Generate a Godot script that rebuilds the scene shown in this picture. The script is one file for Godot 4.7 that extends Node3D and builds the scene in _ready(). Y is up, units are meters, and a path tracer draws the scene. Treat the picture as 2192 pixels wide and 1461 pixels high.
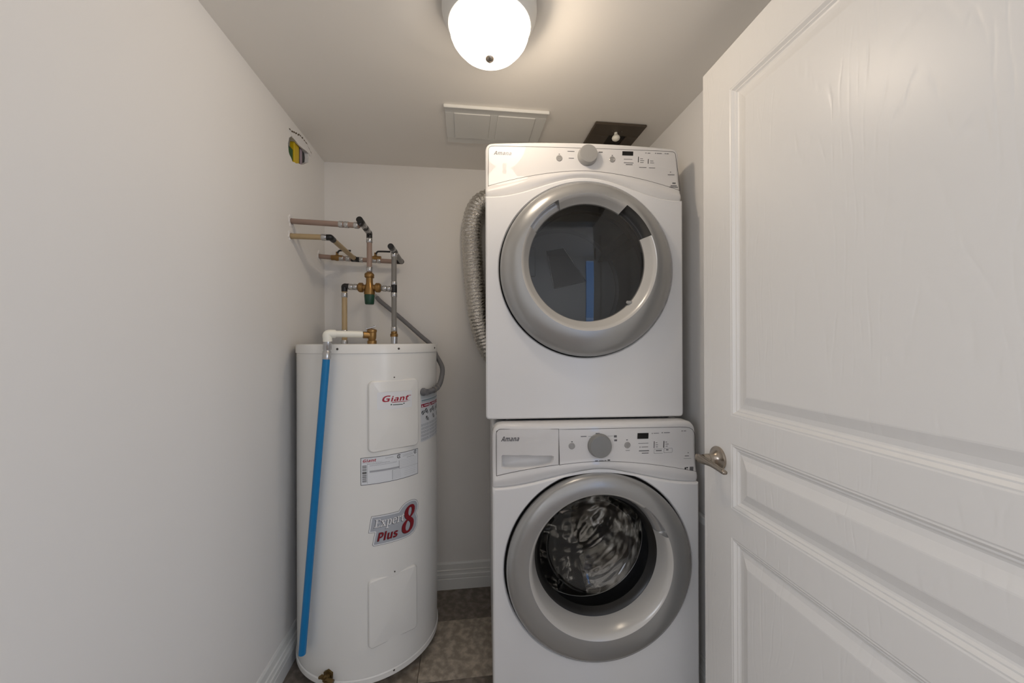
extends Node3D
# A laundry closet seen from its doorway: x right, y up, z towards the camera; the camera stands at x = 0, z = 0.

const XL := -0.6857      # left wall
const XR := 0.8377       # right wall
const ZB := -1.963       # back wall
const ZF := -0.219       # room side of the front wall
const ZH := -0.099       # hall side of the front wall
const YC := 2.14         # ceiling
const XD := 0.6917       # face of the open door
const TC := Vector2(-0.399, -1.672)  # axis of the tank
const TR := 0.274        # radius of the tank

var M := {}
var used := {}


# ---------------------------------------------------------------- mesh helpers
class MB:
	var v := PackedVector3Array()
	var t := PackedVector2Array()
	var g := PackedInt32Array()
	var group := 0
	var next := 1

	func fresh() -> void:  # starts a new smooth group
		next += 1
		group = next

	func flat() -> void:
		group = -1

	func tri(a: Vector3, b: Vector3, c: Vector3, ua := Vector2.ZERO, ub := Vector2.ZERO, uc := Vector2.ZERO) -> void:  # counter-clockwise from outside
		v.append_array([a, c, b])
		t.append_array([ua, uc, ub])
		g.append(group)

	func quad(a: Vector3, b: Vector3, c: Vector3, d: Vector3, ua := Vector2.ZERO, ub := Vector2.ZERO, uc := Vector2.ZERO, ud := Vector2.ZERO) -> void:
		tri(a, b, c, ua, ub, uc)
		tri(a, c, d, ua, uc, ud)

	func done() -> ArrayMesh:
		var st := SurfaceTool.new()
		st.begin(Mesh.PRIMITIVE_TRIANGLES)
		for i in g.size():
			st.set_smooth_group(g[i])
			for k in 3:
				st.set_uv(t[i * 3 + k])
				st.add_vertex(v[i * 3 + k])
		st.generate_normals()
		return st.commit()

	# a box with chamfered edges
	func box(lo: Vector3, hi: Vector3, ch := 0.0) -> void:
		var old := group
		flat()
		var c := (lo + hi) / 2.0
		var h := (hi - lo) / 2.0
		ch = minf(ch, minf(h.x, minf(h.y, h.z)) * 0.98)
		for ax in 3:
			var u := (ax + 1) % 3
			var w := (ax + 2) % 3
			for s in [-1.0, 1.0]:
				var p := []
				for k in [[-1, -1], [1, -1], [1, 1], [-1, 1]]:
					var q := Vector3.ZERO
					q[ax] = s * h[ax]
					q[u] = k[0] * (h[u] - ch)
					q[w] = k[1] * (h[w] - ch)
					p.append(c + q)
				if s > 0:
					quad(p[0], p[1], p[2], p[3])
				else:
					quad(p[3], p[2], p[1], p[0])
		if ch > 0.0:
			for ax in 3:
				var u := (ax + 1) % 3
				var w := (ax + 2) % 3
				for su in [-1.0, 1.0]:
					for sw in [-1.0, 1.0]:
						var p := []
						for k in [[-1, 0], [1, 0], [1, 1], [-1, 1]]:
							var q := Vector3.ZERO
							q[ax] = k[0] * (h[ax] - ch)
							q[u] = su * (h[u] - (ch if k[1] else 0.0))
							q[w] = sw * (h[w] - (0.0 if k[1] else ch))
							p.append(c + q)
						if su * sw > 0:
							quad(p[0], p[1], p[2], p[3])
						else:
							quad(p[3], p[2], p[1], p[0])
			for sx in [-1.0, 1.0]:
				for sy in [-1.0, 1.0]:
					for sz in [-1.0, 1.0]:
						var a := c + Vector3(sx * h.x, sy * (h.y - ch), sz * (h.z - ch))
						var b := c + Vector3(sx * (h.x - ch), sy * h.y, sz * (h.z - ch))
						var d := c + Vector3(sx * (h.x - ch), sy * (h.y - ch), sz * h.z)
						if sx * sy * sz > 0:
							tri(a, b, d)
						else:
							tri(a, d, b)
		group = old

	# a surface of revolution about the y axis of xf; profile of (radius, height), upwards for an outside
	func lathe(prof: Array, segs := 32, xf := Transform3D(), sharp := 35.0) -> void:
		for i in prof.size() - 1:
			if i == 0:
				fresh()
			else:
				var d0: Vector2 = prof[i] - prof[i - 1]
				var d1: Vector2 = prof[i + 1] - prof[i]
				if absf(rad_to_deg(d0.angle_to(d1))) > sharp:
					fresh()
			for k in segs:
				var a0 := TAU * k / segs
				var a1 := TAU * (k + 1) / segs
				var p: Vector2 = prof[i]
				var q: Vector2 = prof[i + 1]
				var A := xf * Vector3(p.x * sin(a0), p.y, p.x * cos(a0))
				var B := xf * Vector3(p.x * sin(a1), p.y, p.x * cos(a1))
				var C := xf * Vector3(q.x * sin(a1), q.y, q.x * cos(a1))
				var D := xf * Vector3(q.x * sin(a0), q.y, q.x * cos(a0))
				if p.x > 1e-6:
					tri(A, B, C)
				if q.x > 1e-6:
					tri(A, C, D)

	# a round bar along a path; r is a number or one per point
	func tube(path: Array, r, sides := 14, caps := true) -> void:
		fresh()
		var n := path.size()
		var rings := []
		var up := Vector3.ZERO
		for i in n:
			var tan: Vector3 = (path[mini(i + 1, n - 1)] - path[maxi(i - 1, 0)]).normalized()
			if i == 0:
				up = tan.cross(Vector3(0.31, 0.17, 0.94)).normalized()
			up = (up - tan * up.dot(tan)).normalized()
			var side := tan.cross(up)
			var ring := []
			var rr: float = r[i] if r is Array else r
			for k in sides:
				var a := TAU * k / sides
				ring.append(path[i] + (up * cos(a) + side * sin(a)) * rr)
			rings.append(ring)
		for i in n - 1:
			for k in sides:
				var k1 := (k + 1) % sides
				quad(rings[i][k], rings[i][k1], rings[i + 1][k1], rings[i + 1][k])
		if caps:
			fresh()
			for k in range(1, sides - 1):
				tri(rings[0][0], rings[0][k + 1], rings[0][k])
			fresh()
			for k in range(1, sides - 1):
				tri(rings[n - 1][0], rings[n - 1][k], rings[n - 1][k + 1])

	# rows of points, each row running to the right, rows running up
	func grid(rows: Array, uv := false) -> void:
		for i in rows.size() - 1:
			for k in rows[i].size() - 1:
				var a: Vector3 = rows[i][k]
				var b: Vector3 = rows[i][k + 1]
				var c: Vector3 = rows[i + 1][k + 1]
				var d: Vector3 = rows[i + 1][k]
				if uv:
					var u0 = float(k) / (rows[i].size() - 1)
					var u1 = float(k + 1) / (rows[i].size() - 1)
					var v0 := 1.0 - float(i) / (rows.size() - 1)
					var v1 := 1.0 - float(i + 1) / (rows.size() - 1)
					quad(a, b, c, d, Vector2(u0, v0), Vector2(u1, v0), Vector2(u1, v1), Vector2(u0, v1))
				else:
					quad(a, b, c, d)

	# closed rings of equal size, outermost (lowest) first; a fan closes the last
	func rings(list: Array, close := true) -> void:
		for i in list.size() - 1:
			var n: int = list[i].size()
			for k in n:
				var k1 := (k + 1) % n
				quad(list[i][k], list[i][k1], list[i + 1][k1], list[i + 1][k])
		if close:
			var last: Array = list[-1]
			var m := Vector3.ZERO
			for p in last:
				m += p / last.size()
			for k in last.size():
				tri(last[k], last[(k + 1) % last.size()], m)

	# a flat polygon, cut small and laid onto a surface by «onto»
	func laid(poly: PackedVector2Array, onto: Callable, lift := 0.0, most := 0.02) -> void:
		var idx := Geometry2D.triangulate_polygon(poly)
		for i in range(0, idx.size(), 3):
			var a := poly[idx[i]]
			var b := poly[idx[i + 1]]
			var c := poly[idx[i + 2]]
			if (b - a).cross(c - a) < 0:
				var s := b
				b = c
				c = s
			cut(Vector3(a.x, a.y, lift), Vector3(b.x, b.y, lift), Vector3(c.x, c.y, lift), onto, most, 0)

	func cut(a: Vector3, b: Vector3, c: Vector3, onto: Callable, most: float, deep: int) -> void:
		var l := [a.distance_to(b), b.distance_to(c), c.distance_to(a)]
		var m: float = l.max()
		if m <= most or deep > 9:
			tri(onto.call(a), onto.call(b), onto.call(c))
		elif m == l[0]:
			cut(a, (a + b) / 2.0, c, onto, most, deep + 1)
			cut((a + b) / 2.0, b, c, onto, most, deep + 1)
		elif m == l[1]:
			cut(a, b, (b + c) / 2.0, onto, most, deep + 1)
			cut(a, (b + c) / 2.0, c, onto, most, deep + 1)
		else:
			cut(a, b, (c + a) / 2.0, onto, most, deep + 1)
			cut((c + a) / 2.0, b, c, onto, most, deep + 1)

	# lettering fitted into the rectangle at, size; slanted; laid on by «onto»
	func text(what: String, font: Font, at: Vector2, size: Vector2, slant: float, onto: Callable, depth := 0.0004, lift := 0.0, most := 0.02) -> void:
		var tm := TextMesh.new()
		tm.text = what
		tm.font = font
		tm.font_size = 40
		tm.depth = 1.0
		tm.curve_step = 1.0
		var arr := tm.get_mesh_arrays()
		var p: PackedVector3Array = arr[Mesh.ARRAY_VERTEX]
		var ix: PackedInt32Array = arr[Mesh.ARRAY_INDEX]
		if p.is_empty():
			return
		var lo := p[0]
		var hi := p[0]
		for q in p:
			lo = lo.min(q)
			hi = hi.max(q)
		var o := PackedVector3Array()
		for q in p:
			var f := (q - lo) / (hi - lo)
			var y := f.y * size.y
			o.append(Vector3(at.x + f.x * size.x + y * slant, at.y + y, lift + f.z * depth))
		flat()
		for i in range(0, ix.size(), 3):
			cut(o[ix[i]], o[ix[i + 2]], o[ix[i + 1]], onto, most, 0)


# ---------------------------------------------------------------- scene helpers
func numbered(called: String) -> String:
	used[called] = used.get(called, -1) + 1
	return called if used[called] == 0 else "%s_%03d" % [called, used[called]]


func tag(o: Node3D, label: String, category: String, group := "") -> Node3D:
	o.set_meta("label", label)
	o.set_meta("category", category)
	if group:
		o.set_meta("group", group)
	return o


func thing(called: String, label: String, category: String, at := Vector3.ZERO, turn := 0.0, group := "") -> Node3D:
	var o := Node3D.new()
	o.name = numbered(called)
	o.position = at
	o.rotation.y = turn
	add_child(o)
	return tag(o, label, category, group)


func part(parent: Node3D, called: String, mb: MB, m: Material, local := false, label := "") -> MeshInstance3D:  # vertices in the world, or in the thing's own frame
	var o := MeshInstance3D.new()
	o.name = called
	o.mesh = mb.done()
	o.material_override = m
	if not local and parent.get_parent() == self and not parent is MeshInstance3D:
		o.position = -parent.position
	if label:
		o.set_meta("label", label)
	parent.add_child(o, true)
	return o


func struct(called: String, mb: MB, m: Material) -> MeshInstance3D:
	var o := MeshInstance3D.new()
	o.name = called
	o.mesh = mb.done()
	o.material_override = m
	o.set_meta("kind", "structure")
	add_child(o, true)
	return o


func mat(c: Color, rough := 0.5, metal := 0.0, spec := 0.5) -> StandardMaterial3D:
	var m := StandardMaterial3D.new()
	m.albedo_color = c
	m.roughness = rough
	m.metallic = metal
	m.metallic_specular = spec
	return m


func noise(freq: float, seed_ := 1, oct := 4, kind := FastNoiseLite.TYPE_SIMPLEX_SMOOTH) -> FastNoiseLite:
	var n := FastNoiseLite.new()
	n.noise_type = kind
	n.frequency = freq
	n.seed = seed_
	n.fractal_octaves = oct
	return n


func noise_tex(n: FastNoiseLite, size := 512, ramp: Gradient = null) -> NoiseTexture2D:
	var t := NoiseTexture2D.new()
	t.width = size
	t.height = size
	t.seamless = true
	t.noise = n
	t.color_ramp = ramp
	return t


func bumpy(m: StandardMaterial3D, tex: Texture2D, cm: float, scale: float) -> StandardMaterial3D:
	m.heightmap_enabled = true
	m.heightmap_texture = tex
	m.heightmap_scale = cm
	m.uv1_triplanar = true
	m.uv1_world_triplanar = true
	m.uv1_scale = Vector3.ONE * scale
	return m


func ramp(cols: Array, offs: Array) -> Gradient:
	var g := Gradient.new()
	g.colors = PackedColorArray(cols)
	g.offsets = PackedFloat32Array(offs)
	return g


func font(called: String, weight := 400, italic := false) -> Font:
	var f := SystemFont.new()
	f.font_names = PackedStringArray([called])
	f.font_weight = weight
	f.font_italic = italic
	return f


func rod(mb: MB, a: Vector3, b: Vector3, r: float, sides := 16) -> void:
	mb.tube([a, b], r, sides)


func arc_path(pts: Array, steps := 8) -> Array:  # a smooth line through the points
	var c := Curve3D.new()
	for i in pts.size():
		var tan: Vector3 = (pts[mini(i + 1, pts.size() - 1)] - pts[maxi(i - 1, 0)]) / 6.0
		c.add_point(pts[i], -tan, tan)
	var out := []
	for i in pts.size() - 1:
		for k in steps:
			out.append(c.sample(i, float(k) / steps))
	out.append(pts[-1])
	return out


func ray_hit(c: Vector2, a: float, poly: PackedVector2Array) -> float:  # how far the outline is from c in direction a
	var far := c + Vector2(cos(a), sin(a)) * 20.0
	var best := 20.0
	for i in poly.size():
		var h = Geometry2D.segment_intersects_segment(c, far, poly[i], poly[(i + 1) % poly.size()])
		if h != null:
			best = minf(best, c.distance_to(h))
	return best


func angles_of(c: Vector2, n: int, polys: Array) -> Array:
	var out := []
	for i in n:
		out.append(-PI + TAU * i / n)
	for poly in polys:
		for p in poly:
			out.append(clampf((p - c).angle(), -PI, PI - 1e-5))
	out.sort()
	var thin := [out[0]]
	for a in out:
		if a - thin[-1] > 1e-4:
			thin.append(a)
	return thin


func round_rect(lo: Vector2, hi: Vector2, r: float, n := 5) -> PackedVector2Array:  # counter-clockwise
	var out := PackedVector2Array()
	for k in [[hi.x - r, lo.y + r, -PI / 2], [hi.x - r, hi.y - r, 0.0], [lo.x + r, hi.y - r, PI / 2], [lo.x + r, lo.y + r, PI]]:
		for i in n + 1:
			out.append(Vector2(k[0], k[1]) + Vector2.from_angle(k[2] + PI / 2 * i / n) * r)
	return out


func on_tank(p: Vector3, r := TR) -> Vector3:  # (degrees round the tank from the front towards the right, height, lift)
	var a := deg_to_rad(p.x)
	return Vector3(TC.x + (r + p.z) * sin(a), p.y, TC.y + (r + p.z) * cos(a))


# ---------------------------------------------------------------- the scene
func _ready() -> void:
	# camera
	var cam := Camera3D.new()
	cam.name = "camera"
	cam.position = Vector3(0, 1.25, 0)
	cam.rotation = Vector3(0.0024, -0.1222, -0.0032)
	cam.fov = 83.89
	cam.near = 0.02
	cam.current = true
	add_child(cam)
	# sky, exposure
	var we := WorldEnvironment.new()
	we.name = "world_environment"
	var env := Environment.new()
	env.background_mode = Environment.BG_SKY
	var sky := Sky.new()
	var sm := ProceduralSkyMaterial.new()
	sm.sky_top_color = Color(0.30, 0.48, 0.78)
	sm.sky_horizon_color = Color(0.52, 0.66, 0.85)
	sm.ground_bottom_color = Color(0.30, 0.31, 0.32)
	sm.ground_horizon_color = Color(0.52, 0.66, 0.85)
	sky.sky_material = sm
	env.sky = sky
	env.background_energy_multiplier = 1.0
	env.tonemap_mode = Environment.TONE_MAPPER_LINEAR
	env.tonemap_exposure = 1.0
	env.sdfgi_enabled = true
	env.ssao_enabled = true
	env.ssil_enabled = true
	we.environment = env
	add_child(we)
	# daylight at the hall's far window; two unseen side windows added as fill, each light just inside its pane
	day_light("window_and_fill_light", Vector3(1.31, 1.27, 2.555), Vector2(0.24, 2.16), 0.0, 0.30, Color(0.50, 0.71, 1.0))
	day_light("window_and_fill_light", Vector3(-1.555, 1.35, 1.35), Vector2(1.26, 1.26), -PI / 2, 2.6, Color(0.95, 0.965, 1.0))  # fill for the closet, at an added side window
	day_light("window_and_fill_light", Vector3(1.855, 1.35, 1.35), Vector2(1.26, 1.26), PI / 2, 3.3, Color(0.94, 0.96, 1.0))  # second fill, opposite, at another added window

	materials()
	shell()
	hall()
	open_door()
	ceiling_things()
	water_heater()
	plumbing()
	washer()
	dryer()
	duct()
	cavity()


func day_light(called: String, at: Vector3, size: Vector2, turn: float, energy: float, tone: Color) -> void:
	var l := AreaLight3D.new()
	l.name = numbered(called)
	l.position = at
	l.rotation.y = turn
	l.area_size = size
	l.light_energy = energy
	l.light_color = tone
	l.shadow_enabled = true
	l.set("area_range", 12.0)
	add_child(l)


func materials() -> void:
	M.wall = mat(Color(0.918, 0.908, 0.892), 0.55, 0.0, 0.4)
	M.ceiling = mat(Color(0.955, 0.94, 0.915), 0.75, 0.0, 0.3)
	M.trim = mat(Color(0.90, 0.90, 0.885), 0.35)
	M.enamel = mat(Color(0.935, 0.935, 0.935), 0.22)
	M.console = mat(Color(0.905, 0.90, 0.895), 0.02)
	M.tank = mat(Color(0.94, 0.935, 0.915), 0.25)
	M.silver = mat(Color(0.66, 0.66, 0.655), 0.27, 0.45)
	M.trim_silver = mat(Color(0.80, 0.79, 0.77), 0.22, 0.1)
	M.recess = mat(Color(0.36, 0.355, 0.345), 0.5)  # handle pocket's shade put into the colour, darker than the door ring
	M.dull_knob = mat(Color(0.56, 0.56, 0.55), 0.35, 0.2)
	M.knob = mat(Color(0.66, 0.655, 0.645), 0.3, 0.25)
	M.dark = mat(Color(0.10, 0.10, 0.10), 0.55)
	M.black = mat(Color(0.035, 0.03, 0.03), 0.3)
	M.gap_shade = mat(Color(0.36, 0.35, 0.34), 0.7)  # shade between the control panel's pieces, put into a grey
	M.print = mat(Color(0.42, 0.42, 0.43), 0.5)
	M.print_dark = mat(Color(0.16, 0.16, 0.17), 0.5)
	M.logo = mat(Color(0.36, 0.36, 0.38), 0.35, 0.4)
	M.rubber = mat(Color(0.17, 0.17, 0.175), 0.45)
	M.brass = bumpy(mat(Color(0.58, 0.45, 0.27), 0.34, 0.8), noise_tex(noise(0.04, 8, 3), 128), 0.03, 20.0)
	M.old_brass = mat(Color(0.42, 0.34, 0.20), 0.42, 0.7)
	M.crimp = mat(Color(0.74, 0.74, 0.74), 0.25, 0.9)
	M.nickel = mat(Color(0.66, 0.62, 0.57), 0.27, 0.95)
	M.pex_tan = mat(Color(0.69, 0.60, 0.45), 0.4)
	M.pex_grey = mat(Color(0.50, 0.49, 0.47), 0.42)
	M.pex_rose = mat(Color(0.60, 0.51, 0.46), 0.42)
	M.elbow = mat(Color(0.06, 0.055, 0.055), 0.4)
	M.pvc = mat(Color(0.95, 0.94, 0.89), 0.35)
	M.blue = mat(Color(0.02, 0.47, 0.70), 0.35)
	M.hose = mat(Color(0.45, 0.45, 0.46), 0.5)
	M.green = mat(Color(0.05, 0.24, 0.17), 0.4)
	M.red = mat(Color(0.66, 0.04, 0.17), 0.4)
	M.deep_red = mat(Color(0.52, 0.03, 0.10), 0.4)
	M.paper = mat(Color(0.92, 0.925, 0.93), 0.4)
	M.foil_print = mat(Color(0.72, 0.74, 0.77), 0.3, 0.3)
	M.white_print = mat(Color(0.93, 0.93, 0.93), 0.4)
	M.brown = mat(Color(0.30, 0.26, 0.215), 0.5)
	M.dark_brown = mat(Color(0.11, 0.085, 0.065), 0.7)
	M.screw = mat(Color(0.35, 0.33, 0.30), 0.4, 0.7)
	M.drab_brown = mat(Color(0.36, 0.31, 0.24), 0.9)
	M.plaster = mat(Color(0.90, 0.89, 0.88), 0.8)
	M.yellow = mat(Color(0.80, 0.68, 0.05), 0.5)
	M.leaf_green = mat(Color(0.16, 0.33, 0.15), 0.6)
	M.mauve = mat(Color(0.62, 0.56, 0.60), 0.6)
	M.steel = bumpy(mat(Color(0.72, 0.71, 0.69), 0.16, 1.0), noise_tex(noise(0.012, 5, 2), 256), 1.1, 3.0)
	M.drum = mat(Color(0.40, 0.40, 0.40), 0.35, 0.3)
	M.drum_back = mat(Color(0.74, 0.77, 0.79), 0.4, 0.2)
	M.foil = bumpy(mat(Color(0.84, 0.83, 0.81), 0.26, 1.0), noise_tex(noise(0.06, 9, 3), 256), 0.25, 9.0)
	# tinted pane of the dryer, clear bowl of the washer, plain window glass
	M.tint = pane(Color(0.03, 0.03, 0.03, 0.48))
	M.bowl = pane(Color(0.05, 0.05, 0.05, 0.18))
	M.glass = pane(Color(0.9, 0.95, 1.0, 0.06))
	# frosted glass of the lit lamp
	M.lamp = mat(Color(0.95, 0.94, 0.92), 0.3)
	M.lamp.emission_enabled = true
	M.lamp.emission = Color(1.0, 0.94, 0.865)
	M.lamp.emission_energy_multiplier = 5.5
	# stone-look vinyl, four cuts of the same print
	var stone := noise_tex(noise(0.014, 12, 6), 512, ramp([Color(0.60, 0.57, 0.525), Color(0.655, 0.62, 0.575), Color(0.695, 0.66, 0.615), Color(0.76, 0.725, 0.675)], [0.28, 0.45, 0.6, 0.78]))
	for k in 4:
		var m := mat([Color(0.92, 0.90, 0.88), Color(1.0, 0.985, 0.96), Color(0.97, 0.95, 0.92), Color(0.74, 0.72, 0.71)][k], 0.45)
		m.albedo_texture = stone
		m.uv1_triplanar = true
		m.uv1_world_triplanar = true
		m.uv1_scale = Vector3.ONE * 3.3
		m.uv1_offset = Vector3(0.37, 0.11, 0.53) * k
		M["tile%d" % k] = m
	M.grout = mat(Color(0.16, 0.14, 0.125), 0.8)
	M.hall_floor = mat(Color(0.42, 0.34, 0.27), 0.4)
	# moulded door: white paint over pressed-in wood grain
	M.door = mat(Color(0.92, 0.91, 0.89), 0.36)
	M.door.heightmap_enabled = true
	M.door.heightmap_texture = grain()
	M.door.heightmap_scale = 0.05


func pane(c: Color) -> StandardMaterial3D:
	var m := mat(c, 0.0)
	m.transparency = BaseMaterial3D.TRANSPARENCY_ALPHA
	return m


func grain() -> ImageTexture:  # cathedral arches between straight pores, covering 0.914 by 2.03 metres
	var w := 512
	var h := 1024
	var im := Image.create(w, h, false, Image.FORMAT_L8)
	var n := noise(1.0, 21, 3)
	var n2 := noise(1.0, 33, 2)
	for j in h:
		var y := 2.03 * (1.0 - float(j) / h)
		for i in w:
			var x := 0.914 * float(i) / w
			var cell := floorf(x / 0.22)
			var cx := (cell + 0.5) * 0.22 + 0.03 * n.get_noise_2d(cell * 9.0, y * 0.8)
			var dx := (x - cx) / 0.075
			var wob := n.get_noise_2d(x * 9.0, y * 2.2)
			var ph := dx * dx * 1.0 * signf(1.0) + y * (5.2 + cell) * 0.9 + wob * 0.9
			if absf(dx) > 0.9:
				ph = absf(dx) * 4.2 + wob * 1.1 + 0.3 * y
			var s := fposmod(ph, 1.0)
			var fade := clampf(0.5 + 0.9 * n2.get_noise_2d(x * 60.0, y * 9.0), 0.0, 1.0)
			var line := (1.0 - smoothstep(0.0, 0.16, absf(s - 0.5))) * fade
			im.set_pixel(i, j, Color.from_hsv(0, 0, 0.75 - 0.7 * line))
	im.generate_mipmaps()
	return ImageTexture.create_from_image(im)


# ---------------------------------------------------------------- room
func shell() -> void:
	var f := MB.new()
	f.box(Vector3(XL - 0.12, -0.12, ZB - 0.12), Vector3(XR + 0.12, -0.004, ZH))
	var floor_ := struct("floor", f, M.grout)
	var rng := RandomNumberGenerator.new()
	rng.seed = 5
	for i in 7:
		for k in 8:
			var x0 := -0.18 + 0.305 * (i - 3)
			var z0 := -1.735 + 0.305 * (k - 1)
			var lo := Vector3(maxf(x0 + 0.0008, XL), -0.004, maxf(z0 + 0.0008, ZB))
			var hi := Vector3(minf(x0 + 0.3042, XR), 0.0, minf(z0 + 0.3042, ZH))
			if hi.x - lo.x < 0.005 or hi.z - lo.z < 0.005:
				continue
			var t := MB.new()
			t.box(lo, hi, 0.0009)
			part(floor_, "tile", t, M["tile%d" % ((i + 2 * k) % 4)], true)
	var c := MB.new()
	c.box(Vector3(XL - 0.12, YC, ZB - 0.12), Vector3(XR + 0.12, YC + 0.12, ZH))
	struct("ceiling", c, M.ceiling)
	var b := MB.new()
	b.box(Vector3(XL - 0.12, 0, ZB - 0.12), Vector3(XR + 0.12, YC, ZB))
	struct("wall_back", b, M.wall)
	var r := MB.new()
	r.box(Vector3(XR, 0, ZB), Vector3(XR + 0.12, YC, ZH))
	struct("wall_right", r, M.wall)
	# left wall with the ragged hole near the ceiling; plan of (z, y) mirrored so that +u runs away from the camera
	var hole := hole_outline()
	var hc := Vector2(1.685, 2.028)
	var rect := PackedVector2Array([Vector2(-ZH, 0), Vector2(1.963, 0), Vector2(1.963, YC), Vector2(-ZH, YC)])
	var l := MB.new()
	l.flat()
	var an := angles_of(hc, 48, [hole, rect])
	for i in an.size():
		var a0: float = an[i]
		var a1: float = an[(i + 1) % an.size()]
		var d0 := Vector2.from_angle(a0)
		var d1 := Vector2.from_angle(a1)
		var i0 := hc + d0 * ray_hit(hc, a0, hole)
		var i1 := hc + d1 * ray_hit(hc, a1, hole)
		var o0 := hc + d0 * ray_hit(hc, a0, rect)
		var o1 := hc + d1 * ray_hit(hc, a1, rect)
		var at := func(p: Vector2, x: float) -> Vector3: return Vector3(x, p.y, -p.x)
		l.quad(at.call(o0, XL), at.call(o1, XL), at.call(i1, XL), at.call(i0, XL))
		l.quad(at.call(i0, XL), at.call(i1, XL), at.call(i1, XL - 0.11), at.call(i0, XL - 0.11))
		l.tri(at.call(i0, XL - 0.11), at.call(i1, XL - 0.11), at.call(hc, XL - 0.11))
	l.box(Vector3(XL - 0.13, 0, ZB), Vector3(XL - 0.112, YC, ZH))
	for e in [[0.0, 0.001, ZB, ZH], [YC - 0.001, YC, ZB, ZH], [0.0, YC, ZB, ZB + 0.001], [0.0, YC, ZH - 0.001, ZH]]:
		l.box(Vector3(XL - 0.112, e[0], e[2]), Vector3(XL - 0.0005, e[1], e[3]))
	struct("wall_left", l, M.wall)
	# front wall round the doorway
	var fw := MB.new()
	fw.box(Vector3(XL, 0, ZF), Vector3(-0.445, YC, ZH))
	fw.box(Vector3(0.725, 0, ZF), Vector3(XR, YC, ZH))
	fw.box(Vector3(-0.445, 2.07, ZF), Vector3(0.725, YC, ZH))
	struct("wall_front", fw, M.wall)
	var jamb := MB.new()
	jamb.box(Vector3(-0.445, 0, ZF - 0.002), Vector3(-0.425, 2.07, ZH + 0.002), 0.001)
	jamb.box(Vector3(0.705, 0, ZF - 0.002), Vector3(0.725, 2.07, ZH + 0.002), 0.001)
	jamb.box(Vector3(-0.425, 2.05, ZF - 0.002), Vector3(0.705, 2.07, ZH + 0.002), 0.001)
	struct("trim_1", jamb, M.trim)
	# baseboards, one moulded profile
	var prof := [[0.0, 0.0], [0.0135, 0.0], [0.0135, 0.052], [0.012, 0.056], [0.0135, 0.06], [0.0135, 0.074], [0.0105, 0.078], [0.0095, 0.088], [0.011, 0.094], [0.0065, 0.098], [0.0065, 0.104], [0.006, 0.124], [0.003, 0.133], [0.0, 0.134]]
	baseboard("baseboard_left", prof, func(d, y, s): return Vector3(XL + d, y, lerpf(ZF, ZB, s)))
	baseboard("baseboard_back", prof, func(d, y, s): return Vector3(lerpf(XL, XR, s), y, ZB + d))
	baseboard("baseboard_right", prof, func(d, y, s): return Vector3(XR - d, y, lerpf(ZB, ZF, s)))
	# the white rail low on the right wall behind the door
	var rail := MB.new()
	rail.box(Vector3(XR - 0.02, 0.612, -1.6), Vector3(XR, 0.64, -0.95), 0.003)
	struct("trim_2", rail, M.trim)


func baseboard(called: String, prof: Array, at: Callable) -> void:
	var m := MB.new()
	m.flat()
	for i in prof.size() - 1:
		var p: Array = prof[i]
		var q: Array = prof[i + 1]
		m.quad(at.call(p[0], p[1], 0.0), at.call(p[0], p[1], 1.0), at.call(q[0], q[1], 1.0), at.call(q[0], q[1], 0.0))
	struct(called, m, M.trim)


func hole_outline() -> PackedVector2Array:  # (-z, y), counter-clockwise with +u away from the camera
	return PackedVector2Array([Vector2(1.583, 2.0), Vector2(1.59, 1.992), Vector2(1.604, 1.987), Vector2(1.616, 1.977), Vector2(1.633, 1.983), Vector2(1.65, 1.985), Vector2(1.672, 1.996), Vector2(1.70, 2.003), Vector2(1.724, 2.016), Vector2(1.748, 2.032), Vector2(1.77, 2.046), Vector2(1.775, 2.068), Vector2(1.768, 2.088), Vector2(1.735, 2.086), Vector2(1.70, 2.079), Vector2(1.665, 2.075), Vector2(1.64, 2.077), Vector2(1.607, 2.074), Vector2(1.588, 2.058), Vector2(1.578, 2.03)])


func hall() -> void:
	var f := MB.new()
	f.box(Vector3(-1.72, -0.12, ZH), Vector3(2.02, 0.0, 2.72))
	struct("floor_hall", f, M.hall_floor)
	var c := MB.new()
	c.box(Vector3(-1.72, 2.44, ZH), Vector3(2.02, 2.56, 2.72))
	c.box(Vector3(-1.72, YC, ZH), Vector3(2.02, 2.44, ZH + 0.015))
	struct("ceiling_hall", c, M.ceiling)
	var n := MB.new()  # what the closet's walls leave open of the hall's near side
	n.box(Vector3(-1.72, 0, ZH - 0.105), Vector3(XL - 0.131, 2.44, ZH))
	n.box(Vector3(XR + 0.121, 0, ZH - 0.105), Vector3(2.02, 2.44, ZH))
	struct("wall_hall_near", n, M.wall)
	hall_wall("wall_hall_far", "window_1", func(u, y, d): return Vector3(u, y, 2.6 + d), -1.6, 1.9, 1.15, 1.47, 0.15, 2.40)
	hall_wall("wall_hall_left", "added_window_2", func(u, y, d): return Vector3(-1.6 - d, y, u), ZH, 2.6, 0.7, 2.0, 0.7, 2.0)  # unseen window, added to light the open door
	hall_wall("wall_hall_right", "added_window_3", func(u, y, d): return Vector3(1.9 + d, y, u), ZH, 2.6, 0.7, 2.0, 0.7, 2.0)  # unseen window, added to light the closet's left wall


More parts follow.
